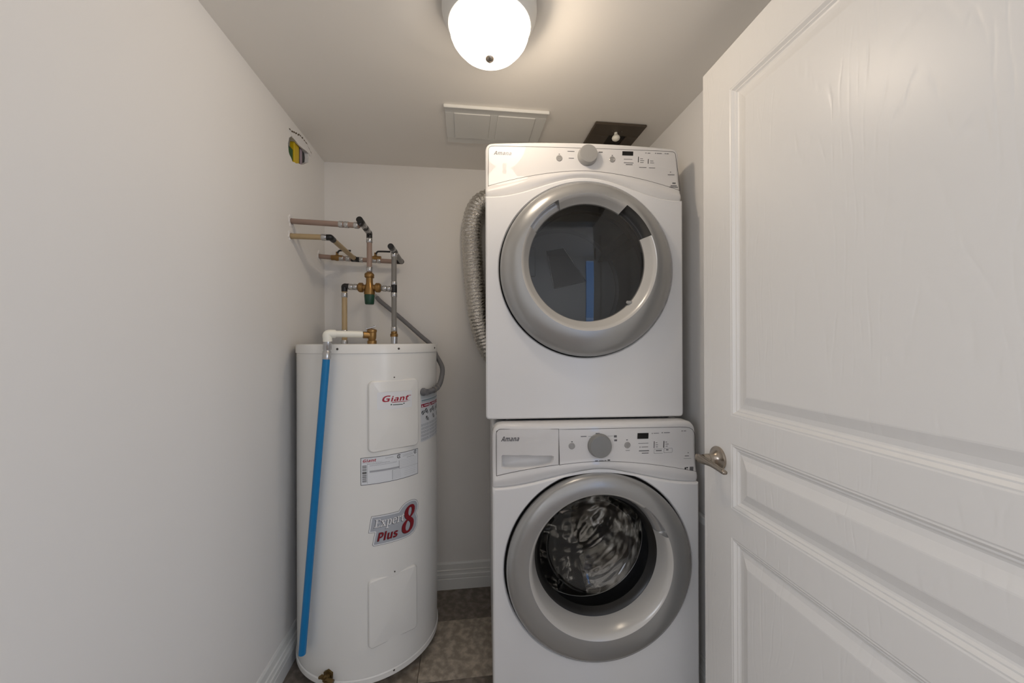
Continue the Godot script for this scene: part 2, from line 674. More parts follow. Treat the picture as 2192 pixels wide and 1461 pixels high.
func hall_wall(called: String, win: String, at: Callable, u0: float, u1: float, a: float, b: float, y0: float, y1: float) -> void:
	var w := MB.new()
	var bx := func(m: MB, ua, ub, ya, yb, da, db, ch): 
		var p: Vector3 = at.call(ua, ya, da)
		var q: Vector3 = at.call(ub, yb, db)
		m.box(p.min(q), p.max(q), ch)
	bx.call(w, u0, a, 0.0, 2.44, 0.0, 0.12, 0.0)
	bx.call(w, b, u1, 0.0, 2.44, 0.0, 0.12, 0.0)
	bx.call(w, a, b, 0.0, y0, 0.0, 0.12, 0.0)
	bx.call(w, a, b, y1, 2.44, 0.0, 0.12, 0.0)
	struct(called, w, M.wall)
	var fr := MB.new()
	bx.call(fr, a, a + 0.04, y0, y1, 0.02, 0.07, 0.004)
	bx.call(fr, b - 0.04, b, y0, y1, 0.02, 0.07, 0.004)
	bx.call(fr, a + 0.04, b - 0.04, y0, y0 + 0.05, 0.02, 0.07, 0.004)
	bx.call(fr, a + 0.04, b - 0.04, y1 - 0.05, y1, 0.02, 0.07, 0.004)
	bx.call(fr, a + 0.04, b - 0.04, (y0 + y1) / 2 - 0.02, (y0 + y1) / 2 + 0.02, 0.025, 0.065, 0.004)
	var o := struct(win, fr, M.trim)
	var g := MB.new()
	bx.call(g, a + 0.03, b - 0.03, y0 + 0.03, y1 - 0.03, 0.044, 0.048, 0.0)
	part(o, "pane", g, M.glass, true)


# ---------------------------------------------------------------- the open door
func open_door() -> void:
	var z0 := -1.0345
	var z1 := -0.221
	var y0 := 0.01
	var y1 := 2.0265
	var panels := [[1.056, 1.914], [0.813, 0.983], [0.21, 0.738]]
	var pa := z0 + 0.1135
	var pb := z1 - 0.11
	var at := func(z: float, y: float, d: float) -> Vector3: return Vector3(XD + d, y, z)  # d > 0 is into the door
	var uv := func(z: float, y: float) -> Vector2: return Vector2((z - z0) / 0.914, 1.0 - y / 2.03)
	var face := func(m: MB, za, zb, ya, yb):  # faces -x
		m.quad(at.call(za, ya, 0.0), at.call(zb, ya, 0.0), at.call(zb, yb, 0.0), at.call(za, yb, 0.0), uv.call(za, ya), uv.call(zb, ya), uv.call(zb, yb), uv.call(za, yb))
	var s := MB.new()
	s.flat()
	var e := 0.0025  # eased edges
	face.call(s, z0 + e, pa, y0, y1 - e)
	face.call(s, pb, z1, y0, y1 - e)
	var ys := [y0, 0.21, 0.738, 0.813, 0.983, 1.056, 1.914, y1 - e]
	for k in 4:
		face.call(s, pa, pb, ys[k * 2], ys[k * 2 + 1])
	var t := 0.035
	s.quad(at.call(z0, y0, e), at.call(z0 + e, y0, 0.0), at.call(z0 + e, y1 - e, 0.0), at.call(z0, y1 - e, e))
	s.quad(at.call(z0, y1 - e, e), at.call(z0 + e, y1 - e, 0.0), at.call(z1, y1 - e, 0.0), at.call(z1, y1, e))
	s.quad(at.call(z0, y0, t), at.call(z0, y0, e), at.call(z0, y1, e), at.call(z0, y1, t))
	s.quad(at.call(z0, y1, e), at.call(z1, y1, e), at.call(z1, y1, t), at.call(z0, y1, t))
	s.quad(at.call(z1, y0, 0.0), at.call(z1, y0, t), at.call(z1, y1, t), at.call(z1, y1, 0.0))
	s.quad(at.call(z1, y0, t), at.call(z0, y0, t), at.call(z0, y1, t), at.call(z1, y1, t))
	s.quad(at.call(z0, y0, t), at.call(z1, y0, t), at.call(z1, y0, 0.0), at.call(z0, y0, 0.0))
	var d := struct("door_1", s, M.door)
	# sunk and raised panels: (inset, depth)
	var prof := [[0.0, 0.0], [0.003, 0.0012], [0.006, 0.001], [0.012, 0.0065], [0.015, 0.0062], [0.019, 0.0095], [0.0225, 0.0105], [0.026, 0.0098], [0.034, 0.0085], [0.054, 0.0012], [0.057, 0.0008]]
	for p in panels:
		var m := MB.new()
		m.flat()
		var ring := func(k: int) -> Array:
			var i: float = prof[k][0]
			return [Vector2(pa + i, p[0] + i), Vector2(pb - i, p[0] + i), Vector2(pb - i, p[1] - i), Vector2(pa + i, p[1] - i)]
		for k in prof.size() - 1:
			var A: Array = ring.call(k)
			var B: Array = ring.call(k + 1)
			for j in 4:
				var q := [A[j], A[(j + 1) % 4], B[(j + 1) % 4], B[j]]
				var dd := [prof[k][1], prof[k][1], prof[k + 1][1], prof[k + 1][1]]
				m.quad(at.call(q[0].x, q[0].y, dd[0]), at.call(q[1].x, q[1].y, dd[1]), at.call(q[2].x, q[2].y, dd[2]), at.call(q[3].x, q[3].y, dd[3]), uv.call(q[0].x, q[0].y), uv.call(q[1].x, q[1].y), uv.call(q[2].x, q[2].y), uv.call(q[3].x, q[3].y))
		var F: Array = ring.call(prof.size() - 1)
		var dd: float = prof[-1][1]
		m.quad(at.call(F[0].x, F[0].y, dd), at.call(F[1].x, F[1].y, dd), at.call(F[2].x, F[2].y, dd), at.call(F[3].x, F[3].y, dd), uv.call(F[0].x, F[0].y), uv.call(F[1].x, F[1].y), uv.call(F[2].x, F[2].y), uv.call(F[3].x, F[3].y))
		part(d, "door_panel", m, M.door, true)
	# satin nickel lever
	var hc := Vector3(XD, 0.930, -0.970)
	var xf := Transform3D(Basis(Vector3(0, 1, 0), Vector3(-1, 0, 0), Vector3(0, 0, 1)), hc)
	var ro := MB.new()
	ro.lathe([Vector2(0.0, 0.0), Vector2(0.0315, 0.0), Vector2(0.0322, 0.003), Vector2(0.031, 0.006), Vector2(0.027, 0.008), Vector2(0.0255, 0.0085), Vector2(0.0225, 0.0105), Vector2(0.016, 0.016), Vector2(0.0135, 0.022), Vector2(0.0125, 0.030), Vector2(0.0118, 0.0305), Vector2(0.0118, 0.032), Vector2(0.0128, 0.0325), Vector2(0.0115, 0.046), Vector2(0.0, 0.046)], 36, xf, 40.0)
	var rose := part(d, "door_handle", ro, M.nickel, true)
	var lv := MB.new()
	lv.fresh()
	var rows := []
	for i in 13:
		var f := i / 12.0
		var z := -0.988 + 0.118 * f
		var hh := lerpf(0.0125, 0.006, smoothstep(0.05, 0.55, f)) * (1.0 if f < 0.95 else 0.75)
		if i == 0:
			hh *= 0.75
		var yc := 0.929 - 0.004 * f
		var xx := XD - 0.052 + 0.004 * sin(f * PI) - 0.002 * f
		var ring := []
		for k in 12:
			var a := TAU * k / 12
			ring.append(Vector3(xx + 0.0062 * signf(cos(a)) * pow(absf(cos(a)), 0.6), yc + hh * signf(sin(a)) * pow(absf(sin(a)), 0.7), z))
		rows.append(ring)
	lv.rings(rows)
	lv.rings([rows[0]])
	part(rose, "lever", lv, M.nickel, true)
	for y in [0.25, 1.0, 1.8]:
		var h := MB.new()
		rod(h, Vector3(XD - 0.004, y - 0.045, z1 + 0.006), Vector3(XD - 0.004, y + 0.045, z1 + 0.006), 0.006, 12)
		part(d, "hinge", h, M.nickel, true)


# ---------------------------------------------------------------- ceiling lamp, access cover, dark plate
func ceiling_things() -> void:
	var at := Vector3(0.066, YC, -1.0)
	var lamp := thing("ceiling_light", "round flush ceiling light with a white ring and lit frosted glass bowl", "ceiling light", at)
	var xf := Transform3D(Basis(), Vector3.ZERO)
	var ring := MB.new()
	ring.lathe([Vector2(0.0, -0.001), Vector2(0.121, -0.001), Vector2(0.1245, -0.005), Vector2(0.1245, -0.024), Vector2(0.1225, -0.034), Vector2(0.117, -0.046), Vector2(0.111, -0.056), Vector2(0.1085, -0.0605), Vector2(0.1065, -0.061), Vector2(0.1045, -0.058), Vector2(0.108, -0.045), Vector2(0.112, -0.01), Vector2(0.0, -0.006)], 72, xf)
	part(lamp, "base_ring", ring, M.ring if M.has("ring") else M.trim, true)
	var bowl := MB.new()
	var bp := [[0.1042, -0.056], [0.1042, -0.070], [0.1025, -0.081], [0.0985, -0.091], [0.0925, -0.100], [0.0865, -0.107], [0.0820, -0.1115], [0.078, -0.1165], [0.0715, -0.1215], [0.060, -0.127], [0.045, -0.1315], [0.028, -0.1352], [0.012, -0.1375], [0.0, -0.138]]
	var pr := []
	for k in range(bp.size() - 1, -1, -1):
		pr.append(Vector2(bp[k][0], bp[k][1]))
	bowl.lathe(pr, 72, xf, 60.0)
	part(lamp, "glass_bowl", bowl, M.lamp, true)
	var fin := MB.new()
	fin.lathe([Vector2(0.0, -0.150), Vector2(0.006, -0.149), Vector2(0.0105, -0.145), Vector2(0.0115, -0.141), Vector2(0.0095, -0.1385), Vector2(0.0, -0.137)], 24, xf)
	part(lamp, "finial", fin, M.nickel, true)
	var li := OmniLight3D.new()
	li.name = "bulb_light"
	li.position = at + Vector3(0.052, -0.084, 0.0)
	li.light_energy = 0.095
	li.light_color = Color(1.0, 0.92, 0.82)
	li.light_size = 0.03
	li.omni_range = 8.0
	li.omni_attenuation = 2.0
	li.shadow_enabled = true
	add_child(li)
	# white plastic access cover with two sunk panels
	var cov := thing("access_cover", "flat white ceiling access cover with two sunk panels above the dryer", "access cover", Vector3(0.122, YC, -1.58))
	var cf := MB.new()
	var x := [-0.0757, -0.042, 0.100, 0.129, 0.279, 0.322]
	var z := [-1.437, -1.474, -1.652, -1.695]
	for b in [[0, 5, 0, 1], [0, 5, 2, 3], [0, 1, 1, 2], [2, 3, 1, 2], [4, 5, 1, 2]]:
		cf.box(Vector3(x[b[0]], YC - 0.006, z[b[3]]), Vector3(x[b[1]], YC, z[b[2]]), 0.0015)
	cf.box(Vector3(x[0] - 0.003, YC - 0.012, z[0]), Vector3(x[5] + 0.003, YC, z[0] + 0.006), 0.002)
	part(cov, "frame", cf, M.ceil_cover if M.has("ceil_cover") else M.trim)
	for b in [[1, 2], [3, 4]]:
		var p := MB.new()
		p.box(Vector3(x[b[0]], YC - 0.0085, z[2]), Vector3(x[b[1]], YC, z[1]), 0.0025)
		part(cov, "panel", p, M.trim)
	# dark square plate with a small white knob
	var pl := thing("ceiling_plate", "dark brown square ceiling plate with a small white knob above the dryer", "ceiling plate", Vector3(0.633, YC, -1.57))
	var body := MB.new()
	body.box(Vector3(0.524, YC - 0.010, -1.555), Vector3(0.742, YC, -1.473), 0.003)
	body.box(Vector3(0.524, YC - 0.010, -1.69), Vector3(0.612, YC, -1.555), 0.003)
	body.box(Vector3(0.688, YC - 0.010, -1.69), Vector3(0.742, YC, -1.555), 0.003)
	body.box(Vector3(0.612, YC - 0.010, -1.69), Vector3(0.688, YC, -1.645), 0.003)
	part(pl, "plate", body, M.brown)
	var rec := MB.new()
	rec.box(Vector3(0.612, YC - 0.003, -1.645), Vector3(0.688, YC, -1.555))
	part(pl, "recess", rec, M.dark_brown)
	for q in [0.612, 0.653]:
		var sc := MB.new()
		sc.lathe([Vector2(0.0, -0.0125), Vector2(0.0025, -0.012), Vector2(0.003, -0.010)], 10, Transform3D(Basis(), Vector3(q, YC, -1.52)))
		part(pl, "screw", sc, M.screw)
	var kn := MB.new()
	kn.lathe([Vector2(0.0, -0.0445), Vector2(0.008, -0.0435), Vector2(0.0145, -0.039), Vector2(0.0168, -0.033), Vector2(0.0155, -0.0275), Vector2(0.0105, -0.022), Vector2(0.007, -0.018), Vector2(0.006, -0.002), Vector2(0.0, -0.002)], 20, Transform3D(Basis(), Vector3(0.631, YC, -1.53)))
	part(pl, "knob", kn, M.pvc)


# ---------------------------------------------------------------- water heater
func water_heater() -> void:
	var t := thing("water_heater", "tall white cylindrical water heater standing in the back left corner", "water heater", Vector3(TC.x, 0, TC.y))
	var xf := Transform3D(Basis(), Vector3(TC.x, 0, TC.y))
	var b := MB.new()
	b.lathe([Vector2(0.0, 0.04), Vector2(0.271, 0.04), Vector2(0.2735, 0.043), Vector2(TR, 0.07), Vector2(TR, 1.214)], 96, xf)
	part(t, "jacket", b, M.tank)
	var rim := MB.new()
	rim.lathe([Vector2(0.2745, 0.064), Vector2(0.2775, 0.0605), Vector2(0.2775, 0.043), Vector2(0.274, 0.039), Vector2(0.266, 0.04)].map(func(p): return p), 96, xf)
	part(t, "bottom_rim", rim, M.tank)
	for k in 3:
		var a := TAU * k / 3 + 0.5
		var ft := MB.new()
		ft.lathe([Vector2(0.0, 0.0), Vector2(0.022, 0.0), Vector2(0.022, 0.006), Vector2(0.014, 0.01), Vector2(0.014, 0.045)], 16, Transform3D(Basis(), Vector3(TC.x + 0.21 * sin(a), 0, TC.y + 0.21 * cos(a))))
		part(t, "foot", ft, M.rubber)
	var lid := MB.new()
	lid.lathe([Vector2(TR + 0.0008, 1.212), Vector2(TR + 0.0028, 1.213), Vector2(TR + 0.0028, 1.240), Vector2(TR + 0.001, 1.2445), Vector2(TR - 0.004, 1.246), Vector2(TR - 0.012, 1.2455), Vector2(0.0, 1.2455)], 96, xf)
	part(t, "lid", lid, M.tank)
	for a in [-84.0, -9.9, 34.0, 78.0]:
		stud(t, "screw", a, 1.2285, 0.0042, M.screw, 0.0028)
	stud(t, "screw", 29.7, 0.0565, 0.0036, M.screw, 0.003)
	# element covers
	for c in [[11.4, 51.0, 0.858, 1.1155, 0.020, 0.012], [11.2, 49.4, 0.165, 0.4085, 0.016, 0.010]]:
		var m := MB.new()
		m.fresh()
		var w: float = deg_to_rad(c[1] - c[0]) * TR
		var list := []
		for k in [[0.0, 0.0], [0.0010, c[5] * 0.5], [0.003, c[5] * 0.85], [0.006, c[5]], [0.012, c[5]]]:
			list.append(cover_ring(c, w, k[0], k[1]))
		m.rings(list.slice(0, 4), false)
		m.fresh()
		var fl := [list[3], list[4]]
		for s in [0.85, 0.65, 0.45, 0.25, 0.1]:
			fl.append(cover_ring(c, w, 0.012, c[5], s))
		m.rings(fl)
		var cv := part(t, "element_cover", m, M.tank)
		stud(cv, "screw", 30.6, c[3] + (0.008 if c[3] > 1 else 0.004), 0.0026, M.screw, 0.001)
	# heating plate sticker on the upper cover
	var lab := MB.new()
	lab.laid(PackedVector2Array([Vector2(17.7, 1.011), Vector2(43.9, 1.0095), Vector2(43.9, 1.0715), Vector2(17.7, 1.073)]), deg_onto(0.0123), 0.0, 3.0)
	part(t, "maker_label", lab, M.paper)
	var bold := font("Droid Sans", 700)
	var serif := font("Droid Serif", 700)
	var gi := MB.new()
	gi.text("G", bold, Vector2(20.6, 1.0375), Vector2(5.3, 0.0225), 170.0 * 0.35, deg_onto(0.0126), 0.0003, 0.0, 2.0)
	gi.text("iant", bold, Vector2(27.1, 1.0375), Vector2(13.2, 0.0195), 170.0 * 0.35, deg_onto(0.0126), 0.0003, 0.0, 2.0)
	gi.laid(PackedVector2Array([Vector2(27.4, 1.0335), Vector2(37.8, 1.0325), Vector2(43.0, 1.0352), Vector2(37.8, 1.0345), Vector2(28.4, 1.0357)]), deg_onto(0.0129), 0.0, 2.0)
	gi.laid(PackedVector2Array([Vector2(39.6, 1.0525), Vector2(43.0, 1.0525), Vector2(43.2, 1.0545), Vector2(39.8, 1.0545)]), deg_onto(0.0130), 0.0, 2.0)
	part(t, "maker_name", gi, M.red)
	var ho := MB.new()
	ho.text("HOME COMFORT", bold, Vector2(29.0, 1.0245), Vector2(7.6, 0.0034), 10.0, deg_onto(0.0126), 0.0002, 0.0, 3.0) if false else ho.laid(PackedVector2Array([Vector2(28.6, 1.0238), Vector2(36.2, 1.0225), Vector2(36.2, 1.0249), Vector2(28.6, 1.0263)]), deg_onto(0.0126), 0.0, 2.0)
	for q in [27.4, 37.0]:
		ho.laid(PackedVector2Array([Vector2(q - 0.5, 1.0255), Vector2(q + 0.2, 1.0235), Vector2(q + 0.7, 1.0275), Vector2(q, 1.029)]), deg_onto(0.0126), 0.0, 2.0)
	part(t, "leaf_mark", ho, M.green_print if M.has("green_print") else M.green)
	label_patch(t, "rating_plate", 6.3, 51.8, 0.7455, 0.843, rating_image())
	var gs := MB.new()
	gs.text("Giant", bold, Vector2(7.6, 0.8265), Vector2(9.2, 0.0105), 55.0, deg_onto(0.0008), 0.0003, 0.0, 3.0)
	part(t, "maker_name", gs, M.red)
	label_patch(t, "warning_label", 55.2, 96.0, 0.862, 1.052, warning_image())
	emblem(t, bold, serif)
	# brass drain spigot at the foot
	var sp := MB.new()
	var sa := on_tank(Vector3(-17.4, 0.0835, 0.0))
	var out := (sa - Vector3(TC.x, 0.0835, TC.y)).normalized()
	var side := Vector3.UP.cross(out)
	sp.lathe([Vector2(0.0, -0.004), Vector2(0.019, -0.004), Vector2(0.019, 0.006), Vector2(0.011, 0.008), Vector2(0.011, 0.022), Vector2(0.0, 0.022)], 6, Transform3D(Basis(side, out, side.cross(out)), sa), 20.0)
	rod(sp, sa + out * 0.02 - side * 0.004, sa + out * 0.02 + side * 0.03 + Vector3(0, -0.008, 0), 0.009, 12)
	rod(sp, sa + out * 0.021 + side * 0.008, sa + out * 0.024 - Vector3(0, 0.026, 0) + side * 0.008, 0.010, 12)
	rod(sp, sa + out * 0.02 + Vector3(0, 0.002, 0), sa + out * 0.032 + Vector3(0, 0.018, 0) - side * 0.006, 0.007, 8)
	sp.box(sa + out * 0.026 + Vector3(-0.018, 0.008, -0.004), sa + out * 0.026 + Vector3(0.008, 0.018, 0.006), 0.003)
	part(t, "drain_spigot", sp, M.old_brass)
	# relief valve on the top
	var rv := MB.new()
	var rp := Vector3(-0.343, 1.246, -1.458)
	rv.lathe([Vector2(0.0, 0.0), Vector2(0.0165, 0.0), Vector2(0.0165, 0.012), Vector2(0.0125, 0.014), Vector2(0.0145, 0.020), Vector2(0.0155, 0.03), Vector2(0.0155, 0.042), Vector2(0.0175, 0.044), Vector2(0.0175, 0.052), Vector2(0.010, 0.056), Vector2(0.0, 0.057)], 18, Transform3D(Basis(), rp))
	rod(rv, rp + Vector3(0, 0.033, 0), rp + Vector3(-0.028, 0.033, 0.013), 0.0125, 16)
	var rvp := part(t, "relief_valve", rv, M.brass)
	var lever := MB.new()
	lever.tube([rp + Vector3(0.012, 0.066, 0.0), rp + Vector3(0.002, 0.061, 0.004), rp + Vector3(-0.020, 0.054, 0.010)], [0.003, 0.0035, 0.0025], 8)
	part(rvp, "lever", lever, M.crimp)


func stud(parent: Node3D, called: String, a: float, y: float, r: float, m: Material, lift := 0.0) -> void:
	var s := MB.new()
	var p := on_tank(Vector3(a, y, lift))
	var out := (p - Vector3(TC.x, y, TC.y)).normalized()
	var side := Vector3.UP.cross(out)
	s.lathe([Vector2(r, -0.001), Vector2(r * 0.95, r * 0.3), Vector2(r * 0.6, r * 0.6), Vector2(0.0, r * 0.65)], 10, Transform3D(Basis(side, out, side.cross(out)), p))
	part(parent, called, s, m)


func cover_ring(c: Array, w: float, inset: float, lift: float, scale := 1.0) -> Array:
	var rr := round_rect(Vector2(inset, c[2] + inset), Vector2(w - inset, c[3] - inset), maxf(c[4] - inset, 0.004), 6)
	var mid := Vector2(w / 2, (c[2] + c[3]) / 2)
	var out := []
	for p in rr:
		var q := mid + (p - mid) * scale
		out.append(on_tank(Vector3(c[0] + rad_to_deg(q.x / TR), q.y, lift)))
	return out


func deg_onto(lift: float) -> Callable:  # (degrees, height, lift in metres) onto the tank
	return func(p: Vector3) -> Vector3: return on_tank(Vector3(p.x, p.y, p.z + lift))


func label_patch(t: Node3D, called: String, a0: float, a1: float, y0: float, y1: float, im: Image) -> void:
	var rows := []
	for i in 3:
		var row := []
		for k in 25:
			row.append(on_tank(Vector3(lerpf(a0, a1, k / 24.0), lerpf(y0, y1, i / 2.0), 0.0006)))
		rows.append(row)
	var m := MB.new()
	m.fresh()
	m.grid(rows, true)
	im.generate_mipmaps()
	var mm := mat(Color(1, 1, 1), 0.35)
	mm.albedo_texture = ImageTexture.create_from_image(im)
	part(t, called, m, mm)


func lines(im: Image, x: int, y: int, w: int, n: int, step: int, col: Color, rng: RandomNumberGenerator, h := 2) -> void:  # rows of print too small to read
	for k in n:
		var at := x
		while at < x + w - 4:
			var l := rng.randi_range(5, 18)
			im.fill_rect(Rect2i(at, y + k * step, mini(l, x + w - at), h), col)
			at += l + 3


func rating_image() -> Image:
	var rng := RandomNumberGenerator.new()
	rng.seed = 11
	var im := Image.create(660, 296, false, Image.FORMAT_RGB8)
	im.fill(Color(0.89, 0.90, 0.91))
	var ink := Color(0.25, 0.26, 0.28)
	var grey := Color(0.50, 0.51, 0.53)
	for r in [Rect2i(0, 0, 660, 5), Rect2i(0, 291, 660, 5), Rect2i(0, 0, 5, 296), Rect2i(655, 0, 5, 296)]:
		im.fill_rect(r, ink)
	lines(im, 20, 58, 200, 1, 8, grey, rng)
	lines(im, 70, 72, 230, 1, 8, ink, rng, 3)
	lines(im, 90, 86, 290, 2, 9, grey, rng)
	im.fill_rect(Rect2i(90, 146, 320, 20), Color(0.66, 0.67, 0.69))
	im.fill_rect(Rect2i(66, 66, 2, 215), grey)
	im.fill_rect(Rect2i(404, 84, 3, 92), ink)
	im.fill_rect(Rect2i(330, 174, 326, 2), grey)
	im.fill_rect(Rect2i(328, 174, 4, 106), grey)
	im.fill_rect(Rect2i(76, 180, 246, 96), Color(0.90, 0.91, 0.925))
	var y := 84
	while y < 262:
		var h := rng.randi_range(2, 6)
		im.fill_rect(Rect2i(16, y, 44, h), Color.from_hsv(0, 0, rng.randf_range(0.15, 0.5)))
		y += h + rng.randi_range(2, 5)
	im.fill_rect(Rect2i(16, 158, 44, 9), Color(0.08, 0.08, 0.1))
	lines(im, 450, 26, 130, 3, 11, grey, rng)
	lines(im, 500, 66, 100, 1, 9, ink, rng, 3)
	lines(im, 414, 86, 220, 5, 18, Color(0.66, 0.67, 0.69), rng)
	lines(im, 340, 192, 90, 6, 15, Color(0.66, 0.67, 0.69), rng)
	lines(im, 470, 192, 150, 4, 22, Color(0.70, 0.71, 0.73), rng)
	lines(im, 252, 24, 90, 2, 9, grey, rng)
	for c in [[404, 36, 23], [618, 30, 21]]:  # two round approval marks
		for j in range(-c[2], c[2] + 1):
			for i in range(-c[2], c[2] + 1):
				var d := sqrt(i * i + j * j)
				var open: bool = i > c[2] * 0.45 and absi(j) < c[2] * 0.45
				if (d < c[2] and d > c[2] * 0.68 and not open) or (absi(i) < 4 and absi(j) < c[2] * 0.45) or (absi(i - 9) < 3 and absi(j) < c[2] * 0.3):
					im.set_pixel(c[0] + i, c[1] + j, Color(0.1, 0.1, 0.13))
	return im


func warning_image() -> Image:
	var rng := RandomNumberGenerator.new()
	rng.seed = 4
	var im := Image.create(300, 290, false, Image.FORMAT_RGB8)
	im.fill(Color(0.85, 0.86, 0.875))
	var grey := Color(0.52, 0.55, 0.58)
	im.fill_rect(Rect2i(0, 0, 300, 34), Color(0.80, 0.82, 0.83))
	im.fill_rect(Rect2i(8, 42, 284, 7), Color(0.50, 0.60, 0.63))
	lines(im, 8, 54, 280, 1, 6, grey, rng)
	for x in [4, 92, 180]:
		im.fill_rect(Rect2i(x, 66, 80, 20), Color(0.60, 0.07, 0.20))
		for j in 16:
			im.fill_rect(Rect2i(x + 12 - j / 2, 68 + j, j, 1), Color(0.86, 0.84, 0.85))
		lines(im, x + 30, 72, 44, 1, 6, Color(0.86, 0.84, 0.85), rng, 8)
		for p in [[14, 118, 13], [30, 112, 9], [50, 108, 14], [62, 120, 10], [40, 114, 4], [58, 156, 13], [70, 164, 9], [52, 148, 7]]:
			for j in range(-p[2], p[2] + 1):
				for i in range(-p[2], p[2] + 1):
					if i * i + j * j < p[2] * p[2] and rng.randf() < 0.82 and absi(i + j) > 3:
						im.set_pixel(clampi(x + p[0] + i, 0, 299), p[1] + j, Color(0.10, 0.11, 0.13))
		for k in 5:
			lines(im, x, 186 + k * 21, 78, 3, 5, grey, rng)
	im.fill_rect(Rect2i(88, 60, 2, 230), Color(0.78, 0.8, 0.81))
	return im


func emblem(t: Node3D, bold: Font, serif: Font) -> void:
	var o := PackedVector2Array()
	for p in [[13.6, 0.6319], [33.8, 0.6291], [36.0, 0.6409], [38.0, 0.648], [39.9, 0.6523], [43.0, 0.6553], [46.0, 0.6553], [48.8, 0.6510], [50.7, 0.6439], [52.2, 0.6292], [51.9, 0.6107], [49.9, 0.5967], [51.3, 0.5779], [50.6, 0.5466], [47.8, 0.53], [43.3, 0.5226], [39.2, 0.5215], [15.2, 0.524], [14.2, 0.5297], [16.0, 0.5718], [11.5, 0.5736], [13.1, 0.6194]]:
		o.append(Vector2(deg_to_rad(p[0]) * TR, p[1]))
	var onto := func(p: Vector3) -> Vector3: return on_tank(Vector3(rad_to_deg(p.x / TR), p.y, p.z))
	var s := MB.new()
	s.laid(o, onto, 0.0006, 0.015)
	var e := part(t, "model_emblem", s, M.print_dark)
	for k in [[-0.0011, 0.0008, M.paper, "emblem_border"], [-0.0052, 0.0010, M.foil_print, "emblem_field"]]:
		var m := MB.new()
		m.laid(Geometry2D.offset_polygon(o, k[0])[0], onto, k[1], 0.015)
		part(e, k[3], m, k[2])
	var at := func(a: float, y: float) -> Vector2: return Vector2(deg_to_rad(a) * TR, y)
	var txt := func(what: String, f: Font, p: Vector2, size: Vector2, slant: float, shade: Material, ink: Material, lift: float, called: String):
		var d := MB.new()
		d.text(what, f, p + Vector2(-0.0016, -0.0012), size, slant, onto, 0.0002, lift, 0.012)
		part(e, called + "_shadow", d, shade)
		var m := MB.new()
		m.text(what, f, p, size, slant, onto, 0.0003, lift + 0.0003, 0.012)
		part(e, called, m, ink)
	txt.call("8", serif, at.call(35.6, 0.5385), Vector2(0.050, 0.100), 0.17, M.print_dark, M.deep_red, 0.0012, "numeral")
	txt.call("Expert", serif, at.call(15.2, 0.5795), Vector2(0.106, 0.039), 0.17, M.print_dark, M.white_print, 0.0018, "word")
	txt.call("Plus", bold, at.call(17.8, 0.539), Vector2(0.070, 0.031), 0.2, M.print_dark, M.deep_red, 0.0018, "word")


